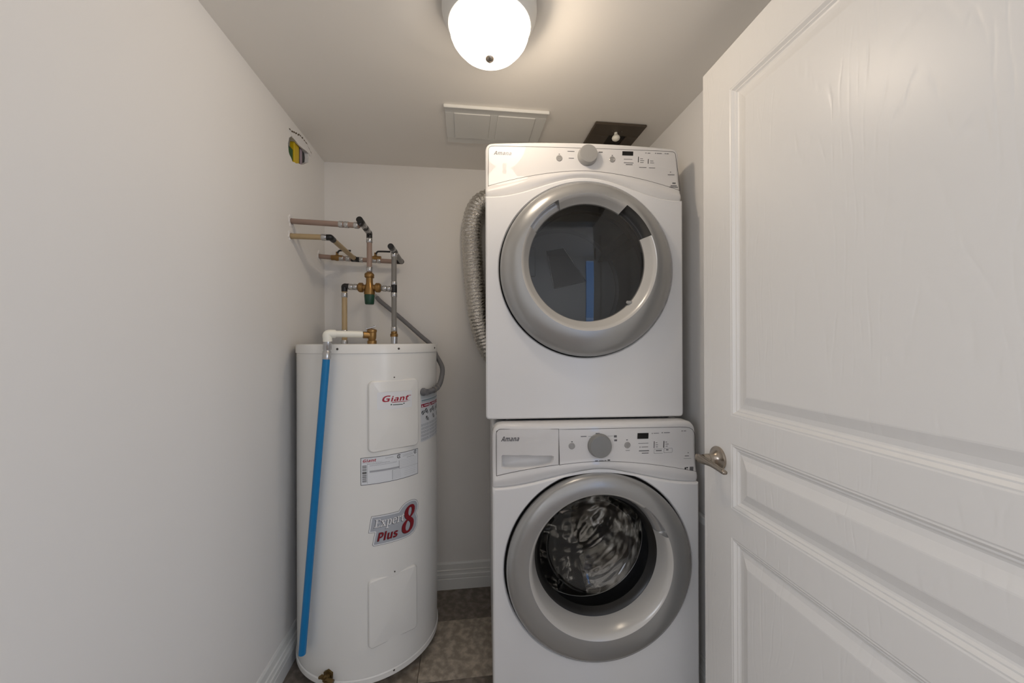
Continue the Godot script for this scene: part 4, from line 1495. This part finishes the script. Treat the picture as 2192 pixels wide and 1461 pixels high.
func dryer() -> void:
	var turn := -0.0554
	var at := Vector3(0.0682, 0.9836, -1.2766) + Vector3(cos(0.0554), 0, sin(0.0554)) * MW / 2
	var t := thing("dryer", "white front-loading dryer with a tinted round door, stacked on top of the washer", "dryer", at, turn)
	var h := 0.9836
	var s := {"bottom": 0.9906 - h, "body_top": 1.924 - h, "top": 1.9345 - h, "rc": 0.024, "roll": 0.010, "depth": 0.57, "door": Vector2(0.3445, 1.497 - h), "hole": 0.300, "mouth": 0.212, "se": 1.772 - h, "sc": 1.835 - h, "le": 1.743 - h, "lc": 1.815 - h, "bow": 0.024, "eye": Vector3(0.0025, 1.25 - h, 1.278)}
	cabinet(t, s)
	for x in [-0.29, 0.29]:
		for z in [-0.04, -0.54]:
			var ft := MB.new()
			ft.lathe([Vector2(0.0, -0.0), Vector2(0.018, 0.0), Vector2(0.018, 0.006), Vector2(0.01, 0.0075), Vector2(0.01, 0.012)], 14, Transform3D(Basis(), Vector3(x, 0.0, z)))
			part(t, "foot", ft, M.rubber, true)
	# round door
	var prof := [[0.294, -0.010, 0.0], [0.2965, 0.004, 0.0], [0.2945, 0.013, 0.001], [0.287, 0.024, 0.003], [0.272, 0.0345, 0.007], [0.252, 0.0425, 0.013], [0.235, 0.0455, 0.017], [0.228, 0.0455, 0.018], [0.2225, 0.0425, 0.019], [0.217, 0.034, 0.020], [0.209, 0.020, 0.022], [0.201, 0.0085, 0.023], [0.198, 0.004, 0.023]]
	var pockets := [[24.0, 56.0, 0.075], [118.0, 150.0, 0.03]]
	var ring := door_ring(s, prof.slice(0, 8), [], 20)
	var d := part(t, "door", ring, M.silver, true)
	part(d, "inner_trim", door_ring(s, prof.slice(7), pockets, 0), M.trim_silver, true)
	for k in pockets.size():
		part(d, "handle_recess", door_ring(s, prof.slice(7), [pockets[k]], 0, true), M.recess if k == 0 else M.silver, true)  # first pocket takes the colour with shade painted in, the other stays silver
	part(d, "glass", disc_profile(s, [[0.2005, 0.0075, 0.023], [0.15, 0.0095, 0.023], [0.10, 0.0107, 0.023], [0.05, 0.0114, 0.023], [0.0, 0.0116, 0.023]]), M.tint, true)
	var tab := MB.new()
	tab.box(Vector3(0.135, s.door.y - 0.117, 0.006), Vector3(0.155, s.door.y - 0.106, 0.016), 0.003)
	part(d, "catch", tab, M.silver, true)
	# drum behind the glass
	var dr := MB.new()
	var c: Vector2 = s.door
	var axis := Transform3D(Basis(Vector3.RIGHT, Vector3(0, 0, -1), Vector3(0, 1, 0)), Vector3(c.x - MW / 2, c.y, 0))
	dr.lathe([Vector2(0.283, 0.48), Vector2(0.283, 0.40), Vector2(0.287, 0.39), Vector2(0.287, 0.25), Vector2(0.283, 0.24), Vector2(0.283, 0.06), Vector2(0.212, 0.055)], 72, axis)
	var drum := part(t, "drum", dr, M.drum, true)
	var bk := MB.new()
	bk.lathe([Vector2(0.0, 0.466), Vector2(0.16, 0.468), Vector2(0.262, 0.470), Vector2(0.270, 0.476), Vector2(0.283, 0.478)], 72, axis)
	part(drum, "back_plate", bk, M.drum_back, true)
	for a in [0.62, 0.62 + TAU / 3, 0.62 + 2 * TAU / 3]:
		var bf := MB.new()
		var dir := Vector3(cos(a), sin(a), 0)
		var sd := Vector3(-sin(a), cos(a), 0)
		var o := Vector3(c.x - MW / 2, c.y, 0)
		bf.flat()
		for q in [[-1.0, 1.0]]:
			var A := o + dir * 0.282 + sd * 0.035
			var B := o + dir * 0.282 - sd * 0.035
			var P := o + dir * 0.215
			var zf := Vector3(0, 0, -0.08)
			var zb := Vector3(0, 0, -0.46)
			bf.quad(A + zf, P + zf, P + zb, A + zb)
			bf.quad(P + zf, B + zf, B + zb, P + zb)
			bf.tri(A + zf, B + zf, P + zf)
		part(drum, "baffle", bf, M.drum, true)
	var lp := MB.new()
	lp.box(Vector3(-0.185, c.y + 0.055, -0.468), Vector3(-0.115, c.y + 0.19, -0.455), 0.004)
	part(drum, "pale_panel", lp, M.drum_back, true)  # plain pale rectangle on the drum's back plate
	var grille := PackedVector2Array([Vector2(-0.062, c.y + 0.175), Vector2(0.016, c.y + 0.19), Vector2(0.122, c.y + 0.035), Vector2(-0.028, c.y + 0.002)])
	grille.reverse()
	var gm := MB.new()
	gm.flat()
	gm.laid(grille, func(p: Vector3) -> Vector3: return Vector3(p.x, p.y, -0.463), 0.0, 1.0)
	part(drum, "air_grille", gm, M.black, true)
	var wire := MB.new()
	var wp := []
	for q in [0, 1, 2, 3, 0]:
		wp.append(Vector3(grille[q].x, grille[q].y, -0.461))
	wire.tube(wp, 0.0022, 6)
	part(drum, "grille_frame", wire, M.crimp, true)
	# controls
	var seam := []
	for q in [[0.0098, 1.774], [0.0098, 1.80], [0.0105, 1.895], [0.0112, 1.9015], [0.0145, 1.9075], [0.021, 1.9105]]:
		seam.append(Vector2(q[0], q[1] - h))
	for k in 13:
		seam.append(Vector2(lerpf(0.03, 0.640, k / 12.0), 1.9115 - h + 0.002 * sin(PI * k / 12.0)))
	for q in [[0.650, 1.9105], [0.6565, 1.9075], [0.660, 1.9015], [0.6612, 1.893], [0.6745, 1.80], [0.6755, 1.775]]:
		seam.append(Vector2(q[0], q[1] - h))
	for k in 41:
		var u := lerpf(0.675, 0.0098, k / 40.0)
		seam.append(Vector2(u, seam_y(s, u) + 0.001))
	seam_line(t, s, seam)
	knob(t, s, 0.348, 1.886 - h, 0.0315, 0.024, M.knob)
	for q in [[0.2513, 1.8765], [0.4356, 1.8778]]:
		knob(t, s, q[0], q[1] - h, 0.0105, 0.0035, M.knob, "button")
	marks(t, s, "display", [[0.4705, 1.8925 - h, 0.0385, 0.0145]], M.black)
	marks(t, s, "print", [[0.526, 1.870 - h, 0.0022, 0.0195], [0.561, 1.866 - h, 0.0022, 0.0165], [0.483, 1.8605 - h, 0.024, 0.002]], M.print_dark)
	marks(t, s, "print", [[0.2495, 1.889 - h, 0.004, 0.0025], [0.4335, 1.890 - h, 0.004, 0.0025], [0.28, 1.900 - h, 0.024, 0.0022], [0.284, 1.8765 - h, 0.018, 0.0022], [0.388, 1.8995 - h, 0.014, 0.0035], [0.476, 1.879 - h, 0.03, 0.0015], [0.476, 1.8665 - h, 0.034, 0.002], [0.534, 1.869 - h, 0.012, 0.0016], [0.534, 1.8755 - h, 0.014, 0.0016], [0.534, 1.882 - h, 0.010, 0.0016], [0.569, 1.869 - h, 0.014, 0.0016], [0.569, 1.8755 - h, 0.012, 0.0016], [0.53, 1.852 - h, 0.026, 0.0018], [0.565, 1.8515 - h, 0.022, 0.0018], [0.553, 1.9018 - h, 0.003, 0.003], [0.560, 1.902 - h, 0.010, 0.002], [0.587, 1.9018 - h, 0.003, 0.003], [0.593, 1.902 - h, 0.018, 0.002], [0.6215, 1.9018 - h, 0.003, 0.003], [0.6275, 1.902 - h, 0.008, 0.002], [0.6405, 1.838 - h, 0.003, 0.003], [0.632, 1.829 - h, 0.024, 0.0022], [0.648, 1.7985 - h, 0.012, 0.005], [0.642, 1.791 - h, 0.022, 0.003], [0.638, 1.786 - h, 0.03, 0.003]], M.print)
	var name_ := MB.new()
	name_.text("Amana", font("Droid Sans", 700), Vector2(0.0285, 1.882 - h), Vector2(0.058, 0.0125), 0.3, on_console(s), 0.0002, 0.0002, 0.03)
	part(t, "maker_name", name_, M.logo, true)


func washer() -> void:
	var turn := -0.0498
	var at := Vector3(0.0854, 0, -1.2124) + Vector3(cos(0.0498), 0, sin(0.0498)) * MW / 2
	var t := thing("washer", "white front-loading washer with a clear glass door, standing under the dryer", "washer", at, turn)
	var s := {"bottom": 0.03, "body_top": 0.972, "top": 0.9836, "rc": 0.032, "roll": 0.015, "depth": 0.68, "door": Vector2(0.346, 0.522), "hole": 0.3105, "mouth": 0.216, "se": 0.8155, "sc": 0.860, "le": 0.7825, "lc": 0.8315, "bow": 0.020, "eye": Vector3(-0.0249, 1.25, 1.215), "drawer": [0.0125, 0.2150]}
	cabinet(t, s)
	for x in [-0.29, 0.29]:
		for z in [-0.06, -0.62]:
			var ft := MB.new()
			ft.lathe([Vector2(0.0, 0.0), Vector2(0.02, 0.0), Vector2(0.02, 0.01), Vector2(0.008, 0.014), Vector2(0.008, 0.035)], 14, Transform3D(Basis(), Vector3(x, 0.0, z)))
			part(t, "foot", ft, M.rubber, true)
	var prof := [[0.300, -0.014, 0.0], [0.3035, -0.002, 0.0], [0.3035, 0.010, 0.0], [0.299, 0.019, 0.001], [0.288, 0.0265, 0.003], [0.268, 0.032, 0.007], [0.247, 0.0335, 0.011], [0.234, 0.032, 0.013], [0.227, 0.028, 0.0145], [0.221, 0.016, 0.017], [0.2145, -0.004, 0.020], [0.209, -0.026, 0.022], [0.207, -0.034, 0.022]]
	var pockets := [[22.0, 52.0, 0.03]]
	var ring := door_ring(s, prof.slice(0, 8), [], 20)
	var d := part(t, "door", ring, M.silver, true)
	part(d, "inner_trim", door_ring(s, prof.slice(7), pockets, 0), M.trim_silver, true)
	for k in pockets.size():
		part(d, "handle_recess", door_ring(s, prof.slice(7), [pockets[k]], 0, true), M.silver, true)
	part(d, "glass_rim", disc_profile(s, [[0.209, -0.030, 0.022], [0.203, -0.033, 0.022], [0.196, -0.042, 0.022], [0.188, -0.052, 0.022]]), M.black, true)
	part(d, "glass_bowl", disc_profile(s, [[0.198, -0.040, 0.022], [0.190, -0.058, 0.021], [0.182, -0.082, 0.02], [0.170, -0.105, 0.019], [0.150, -0.120, 0.018], [0.11, -0.130, 0.017], [0.06, -0.135, 0.016], [0.0, -0.137, 0.016]], 96, 60.0), M.bowl, true)
	var c: Vector2 = s.door
	var o := Vector3(c.x - MW / 2, c.y, 0)
	var axis := Transform3D(Basis(Vector3.RIGHT, Vector3(0, 0, -1), Vector3(0, 1, 0)), o)
	var bel := MB.new()
	bel.lathe([Vector2(0.226, 0.188), Vector2(0.232, 0.17), Vector2(0.238, 0.14), Vector2(0.232, 0.11), Vector2(0.24, 0.09), Vector2(0.23, 0.06), Vector2(0.216, 0.055)], 72, axis)
	part(t, "bellows", bel, M.rubber, true)
	var dr := MB.new()
	dr.lathe([Vector2(0.262, 0.54), Vector2(0.262, 0.215), Vector2(0.255, 0.20), Vector2(0.228, 0.192), Vector2(0.222, 0.188), Vector2(0.221, 0.184)], 96, axis)
	var drum := part(t, "drum", dr, M.steel, true)
	var lip := MB.new()
	var lp := []
	for k in 97:
		var a := TAU * k / 96
		lp.append(o + Vector3(cos(a) * 0.2225, sin(a) * 0.2225, -0.186))
	lip.tube(lp, 0.0022, 8, false)
	part(drum, "lip", lip, M.crimp, true)
	var bk := MB.new()
	bk.lathe([Vector2(0.0, 0.475), Vector2(0.05, 0.478), Vector2(0.062, 0.490), Vector2(0.075, 0.494), Vector2(0.17, 0.515), Vector2(0.19, 0.510), Vector2(0.225, 0.52), Vector2(0.25, 0.538), Vector2(0.262, 0.54)], 96, axis)
	part(drum, "back_plate", bk, M.steel, true)
	for k in 3:
		var a := 0.45 + TAU * k / 3
		var bf := MB.new()
		bf.fresh()
		var rows := []
		for j in 9:
			var fj := j / 8.0
			var row := []
			for i in 7:
				var fi := i / 6.0 * 2.0 - 1.0
				var hh := 0.052 * pow(cos(fi * PI / 2), 0.8) * pow(sin(PI * clampf(fj, 0.02, 0.98)), 0.35)
				var aa := a + fi * 0.22 + 0.12 * (fj - 0.5)
				var rr := 0.261 - hh
				row.append(o + Vector3(cos(aa) * rr, sin(aa) * rr, -0.20 - 0.32 * fj))
			rows.append(row)
		bf.grid(rows)
		part(drum, "baffle", bf, M.steel, true)
	# detergent drawer: plate with a scooped hand pull
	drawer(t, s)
	var seam := []
	for k in 30:
		var u := lerpf(0.2165, 0.6752, k / 29.0)
		seam.append(Vector2(u, seam_y(s, u) + 0.0015))
	for q in [[0.6752, 0.835], [0.6718, 0.935], [0.6695, 0.948], [0.6625, 0.9595], [0.652, 0.9655], [0.640, 0.9675]]:
		seam.append(Vector2(q[0], q[1]))
	for k in 12:
		seam.append(Vector2(lerpf(0.62, 0.2135, k / 11.0), 0.9685 - 0.0005 * k / 11.0))
	seam.append(Vector2(0.2165, 0.8465))
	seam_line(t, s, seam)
	knob(t, s, 0.3475, 0.9135, 0.0365, 0.022, M.dull_knob)
	for q in [[0.2565, 0.9137], [0.4413, 0.9126]]:
		knob(t, s, q[0], q[1], 0.0105, 0.0035, M.knob, "button")
	marks(t, s, "display", [[0.4745, 0.932, 0.0375, 0.019]], M.black)
	marks(t, s, "print", [[0.530, 0.9005, 0.0022, 0.0225], [0.5625, 0.9010, 0.0028, 0.0225], [0.4895, 0.8840, 0.023, 0.002], [0.3745, 0.863, 0.0085, 0.0035], [0.2545, 0.9265, 0.005, 0.0022], [0.4375, 0.9285, 0.005, 0.0022], [0.635, 0.8225, 0.005, 0.012], [0.640, 0.8235, 0.007, 0.004], [0.641, 0.831, 0.006, 0.004]], M.print_dark)
	marks(t, s, "print", [[0.335, 0.9515, 0.014, 0.0026], [0.286, 0.9425, 0.019, 0.0026], [0.310, 0.943, 0.022, 0.0008], [0.375, 0.943, 0.02, 0.0008], [0.396, 0.9385, 0.0095, 0.007], [0.397, 0.926, 0.0095, 0.006], [0.333, 0.8625, 0.010, 0.0024], [0.346, 0.8625, 0.016, 0.0020], [0.364, 0.8628, 0.007, 0.0022], [0.482, 0.9035, 0.003, 0.003], [0.489, 0.9042, 0.022, 0.0018], [0.480, 0.891, 0.034, 0.003], [0.478, 0.9165, 0.034, 0.0014], [0.435, 0.894, 0.014, 0.0014], [0.5235, 0.9475, 0.0028, 0.0028], [0.530, 0.9482, 0.018, 0.0018], [0.5575, 0.949, 0.0032, 0.0032], [0.565, 0.9496, 0.02, 0.002], [0.6255, 0.9535, 0.0032, 0.0032], [0.632, 0.9542, 0.009, 0.002], [0.5365, 0.917, 0.006, 0.0018], [0.5365, 0.910, 0.008, 0.0018], [0.537, 0.9035, 0.007, 0.0018], [0.5695, 0.919, 0.006, 0.0018], [0.570, 0.912, 0.011, 0.0018], [0.5705, 0.905, 0.007, 0.0018], [0.537, 0.8905, 0.020, 0.003], [0.572, 0.8925, 0.008, 0.003], [0.5305, 0.883, 0.030, 0.0008], [0.564, 0.8845, 0.028, 0.0008], [0.5305, 0.883, 0.0008, 0.014], [0.564, 0.8845, 0.0008, 0.014], [0.5925, 0.886, 0.0008, 0.012], [0.532, 0.897, 0.028, 0.0008], [0.565, 0.8985, 0.028, 0.0008], [0.646, 0.881, 0.003, 0.003], [0.636, 0.871, 0.014, 0.0022], [0.632, 0.8635, 0.026, 0.0008], [0.652, 0.822, 0.013, 0.014]], M.print)
	var name_ := MB.new()
	name_.text("Amana", font("Droid Sans", 700), Vector2(0.027, 0.9335), Vector2(0.056, 0.0155), 0.3, on_console(s), 0.0003, 0.0002, 0.03)
	part(t, "maker_name", name_, M.logo, true)


func drawer(t: Node3D, s: Dictionary) -> void:
	var u0: float = s.drawer[0]
	var u1: float = s.drawer[1]
	var outer := PackedVector2Array()
	for k in 11:
		var u := lerpf(u0, u1, k / 10.0)
		outer.append(Vector2(u, seam_y(s, u) + 0.001))
	outer.append(Vector2(u1, 0.9685))
	for k in 7:
		var a := PI / 2 * k / 6
		outer.append(Vector2(u0 + 0.016 - 0.016 * sin(a), 0.9525 + 0.016 * cos(a)))
	var pocket := PackedVector2Array([Vector2(0.034, 0.8425), Vector2(0.06, 0.8408), Vector2(0.10, 0.8412), Vector2(0.13, 0.8435), Vector2(0.16, 0.8485), Vector2(0.185, 0.8545), Vector2(0.194, 0.8605), Vector2(0.1975, 0.869), Vector2(0.1975, 0.880), Vector2(0.19, 0.8822), Vector2(0.034, 0.8845), Vector2(0.0305, 0.882), Vector2(0.030, 0.846)])
	var c := Vector2(0.105, 0.865)
	var on := func(p: Vector2, d: float) -> Vector3: return Vector3(p.x - MW / 2, p.y, bowed(s, p.x, p.y) + d)
	var m := MB.new()
	var an := angles_of(c, 72, [outer, pocket])
	var rings := [[], [], [], [], [], [], []]
	for a in an:
		var dir := Vector2.from_angle(a)
		var o := ray_hit(c, a, outer)
		var i := ray_hit(c, a, pocket)
		var down := clampf(-sin(a), 0.0, 1.0)  # the lower lip slopes
		var list := [[o, -0.03], [o, -0.0008], [o - 0.0012, 0.0003], [i + 0.001 + 0.005 * down, 0.0003], [i - 0.001, -0.003], [i * lerpf(0.97, 0.80, down), -0.024], [i * 0.1, -0.026]]
		for k in 7:
			rings[k].append(on.call(c + dir * list[k][0], list[k][1]))
	m.flat()
	m.rings(rings.slice(0, 4), false)
	m.fresh()
	m.rings(rings.slice(3, 7))
	part(t, "detergent_drawer", m, M.console, true)
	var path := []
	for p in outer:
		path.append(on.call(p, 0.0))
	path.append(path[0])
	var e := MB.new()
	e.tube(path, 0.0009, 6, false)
	part(t, "seam_shade_line", e, M.gap_shade, true)  # the drawer joint's shade, drawn as a grey tube


# ---------------------------------------------------------------- foil duct beside the dryer
func duct() -> void:
	var t := thing("dryer_duct", "crinkled silver foil duct bulging out behind the dryer's left side", "duct", Vector3(0.05, 1.2, -1.9))
	var path := arc_path([Vector3(0.30, 1.10, -1.908), Vector3(0.20, 1.125, -1.908), Vector3(0.125, 1.20, -1.905), Vector3(0.075, 1.33, -1.902), Vector3(0.05, 1.50, -1.90), Vector3(0.036, 1.68, -1.898), Vector3(0.034, 1.82, -1.898), Vector3(0.062, 1.925, -1.90), Vector3(0.13, 1.972, -1.905), Vector3(0.24, 1.985, -1.908), Vector3(0.32, 1.985, -1.908)], 18)
	var rng := RandomNumberGenerator.new()
	rng.seed = 6
	var m := MB.new()
	crinkle(m, path)
	part(t, "foil_sleeve", m, M.foil)


func crinkle(m: MB, path: Array) -> void:  # a tube of uneven ribs with dents
	var n := noise(1.0, 17, 3)
	var fine := []
	for i in path.size() - 1:
		for k in 4:
			fine.append(path[i].lerp(path[i + 1], k / 4.0))
	var rows := []
	var up := Vector3(0, 0, 1)
	var run := 0.0
	for i in fine.size() - 1:
		var tan: Vector3 = (fine[mini(i + 3, fine.size() - 1)] - fine[maxi(i - 3, 0)]).normalized()
		up = (up - tan * up.dot(tan)).normalized()
		var side := tan.cross(up)
		run += fine[i].distance_to(fine[i + 1])
		var row := []
		for k in 65:
			var a := TAU * (k % 64) / 64
			var p: Vector3 = fine[i]
			var wob := n.get_noise_3d(cos(a) * 1.4, sin(a) * 1.4, run * 26.0)
			var dent := n.get_noise_3d(cos(a) * 5.0, sin(a) * 5.0, run * 150.0)
			var rib := absf(fposmod(run / 0.0165 + 0.35 * wob, 1.0) * 2.0 - 1.0)
			row.append(p + (up * cos(a) + side * sin(a)) * (0.0455 + 0.0052 * pow(rib, 0.7) + 0.0016 * dent + 0.0012 * wob))
		rows.append(row)
	m.fresh()
	m.grid(rows)


# ---------------------------------------------------------------- the ragged hole in the left wall
func cavity() -> void:
	var b := thing("cavity_stuffing", "yellow, green and grey strips packed inside the ragged hole near the ceiling", "strips", Vector3(XL - 0.06, 1.98, -1.68))
	var strip := func(called: String, za: float, zb: float, y0: float, y1: float, x0: float, x1: float, m: Material, tilt := 0.0):
		var s := MB.new()
		s.box(Vector3(x0, y0, -zb), Vector3(x1, y1, -za), 0.003)
		part(b, called, s, m)
	var pp := MB.new()
	rod(pp, Vector3(XL - 0.035, 2.035, -1.603), Vector3(XL - 0.032, 2.09, -1.603), 0.028, 20)
	part(b, "grey_pipe", pp, M.pex_grey)
	strip.call("green_strip", 1.585, 1.650, 1.992, 2.043, XL - 0.09, XL - 0.012, M.leaf_green)
	strip.call("yellow_strip", 1.652, 1.698, 1.985, 2.082, XL - 0.09, XL - 0.008, M.yellow)
	strip.call("brown_strip", 1.700, 1.712, 1.995, 2.083, XL - 0.09, XL - 0.010, M.drab_brown)
	strip.call("mauve_strip", 1.714, 1.735, 2.0, 2.085, XL - 0.09, XL - 0.010, M.mauve)
	strip.call("black_strip", 1.737, 1.79, 2.0, 2.088, XL - 0.10, XL - 0.016, M.dark)
	# patch of plaster with a jagged brown edge left above the hole
	var f := thing("torn_plaster", "jagged strip of torn white plaster with a brown edge above the wall hole", "torn plaster", Vector3(XL, 2.08, -1.69))
	var rng := RandomNumberGenerator.new()
	rng.seed = 3
	var top := []
	var n := 30
	for k in n + 1:
		var s := float(k) / n
		var z := lerpf(1.585, 1.806, s)
		var y := lerpf(2.094, 2.123, smoothstep(0.0, 0.55, s)) - 0.02 * smoothstep(0.7, 1.0, s)
		top.append(Vector2(z, y + rng.randf_range(-0.0035, 0.0035)))
	var poly := PackedVector2Array(top)
	for q in [[1.80, 2.09], [1.785, 2.083], [1.77, 2.088], [1.735, 2.084], [1.70, 2.077], [1.665, 2.073], [1.64, 2.075], [1.612, 2.074]]:
		poly.append(Vector2(q[0], q[1]))
	for k in [[0.0, 0.0016, M.drab_brown, "brown_edge"], [1.0, 0.0034, M.plaster, "plaster"]]:
		var pl := poly.duplicate()
		if k[0] > 0.0:
			for q in pl.size():
				pl[q] += Vector2(0.0, -0.0065 if q <= n else -0.003)
		var m := MB.new()
		m.flat()
		m.laid(pl, func(p: Vector3) -> Vector3: return Vector3(XL + p.z, p.y, -p.x), k[1], 1.0)
		var ccw := Geometry2D.is_polygon_clockwise(pl)
		for i in pl.size():
			var a := pl[i]
			var c := pl[(i + 1) % pl.size()]
			m.quad(Vector3(XL, a.y, -a.x), Vector3(XL, c.y, -c.x), Vector3(XL + k[1], c.y, -c.x), Vector3(XL + k[1], a.y, -a.x))
		part(f, k[3], m, k[2])
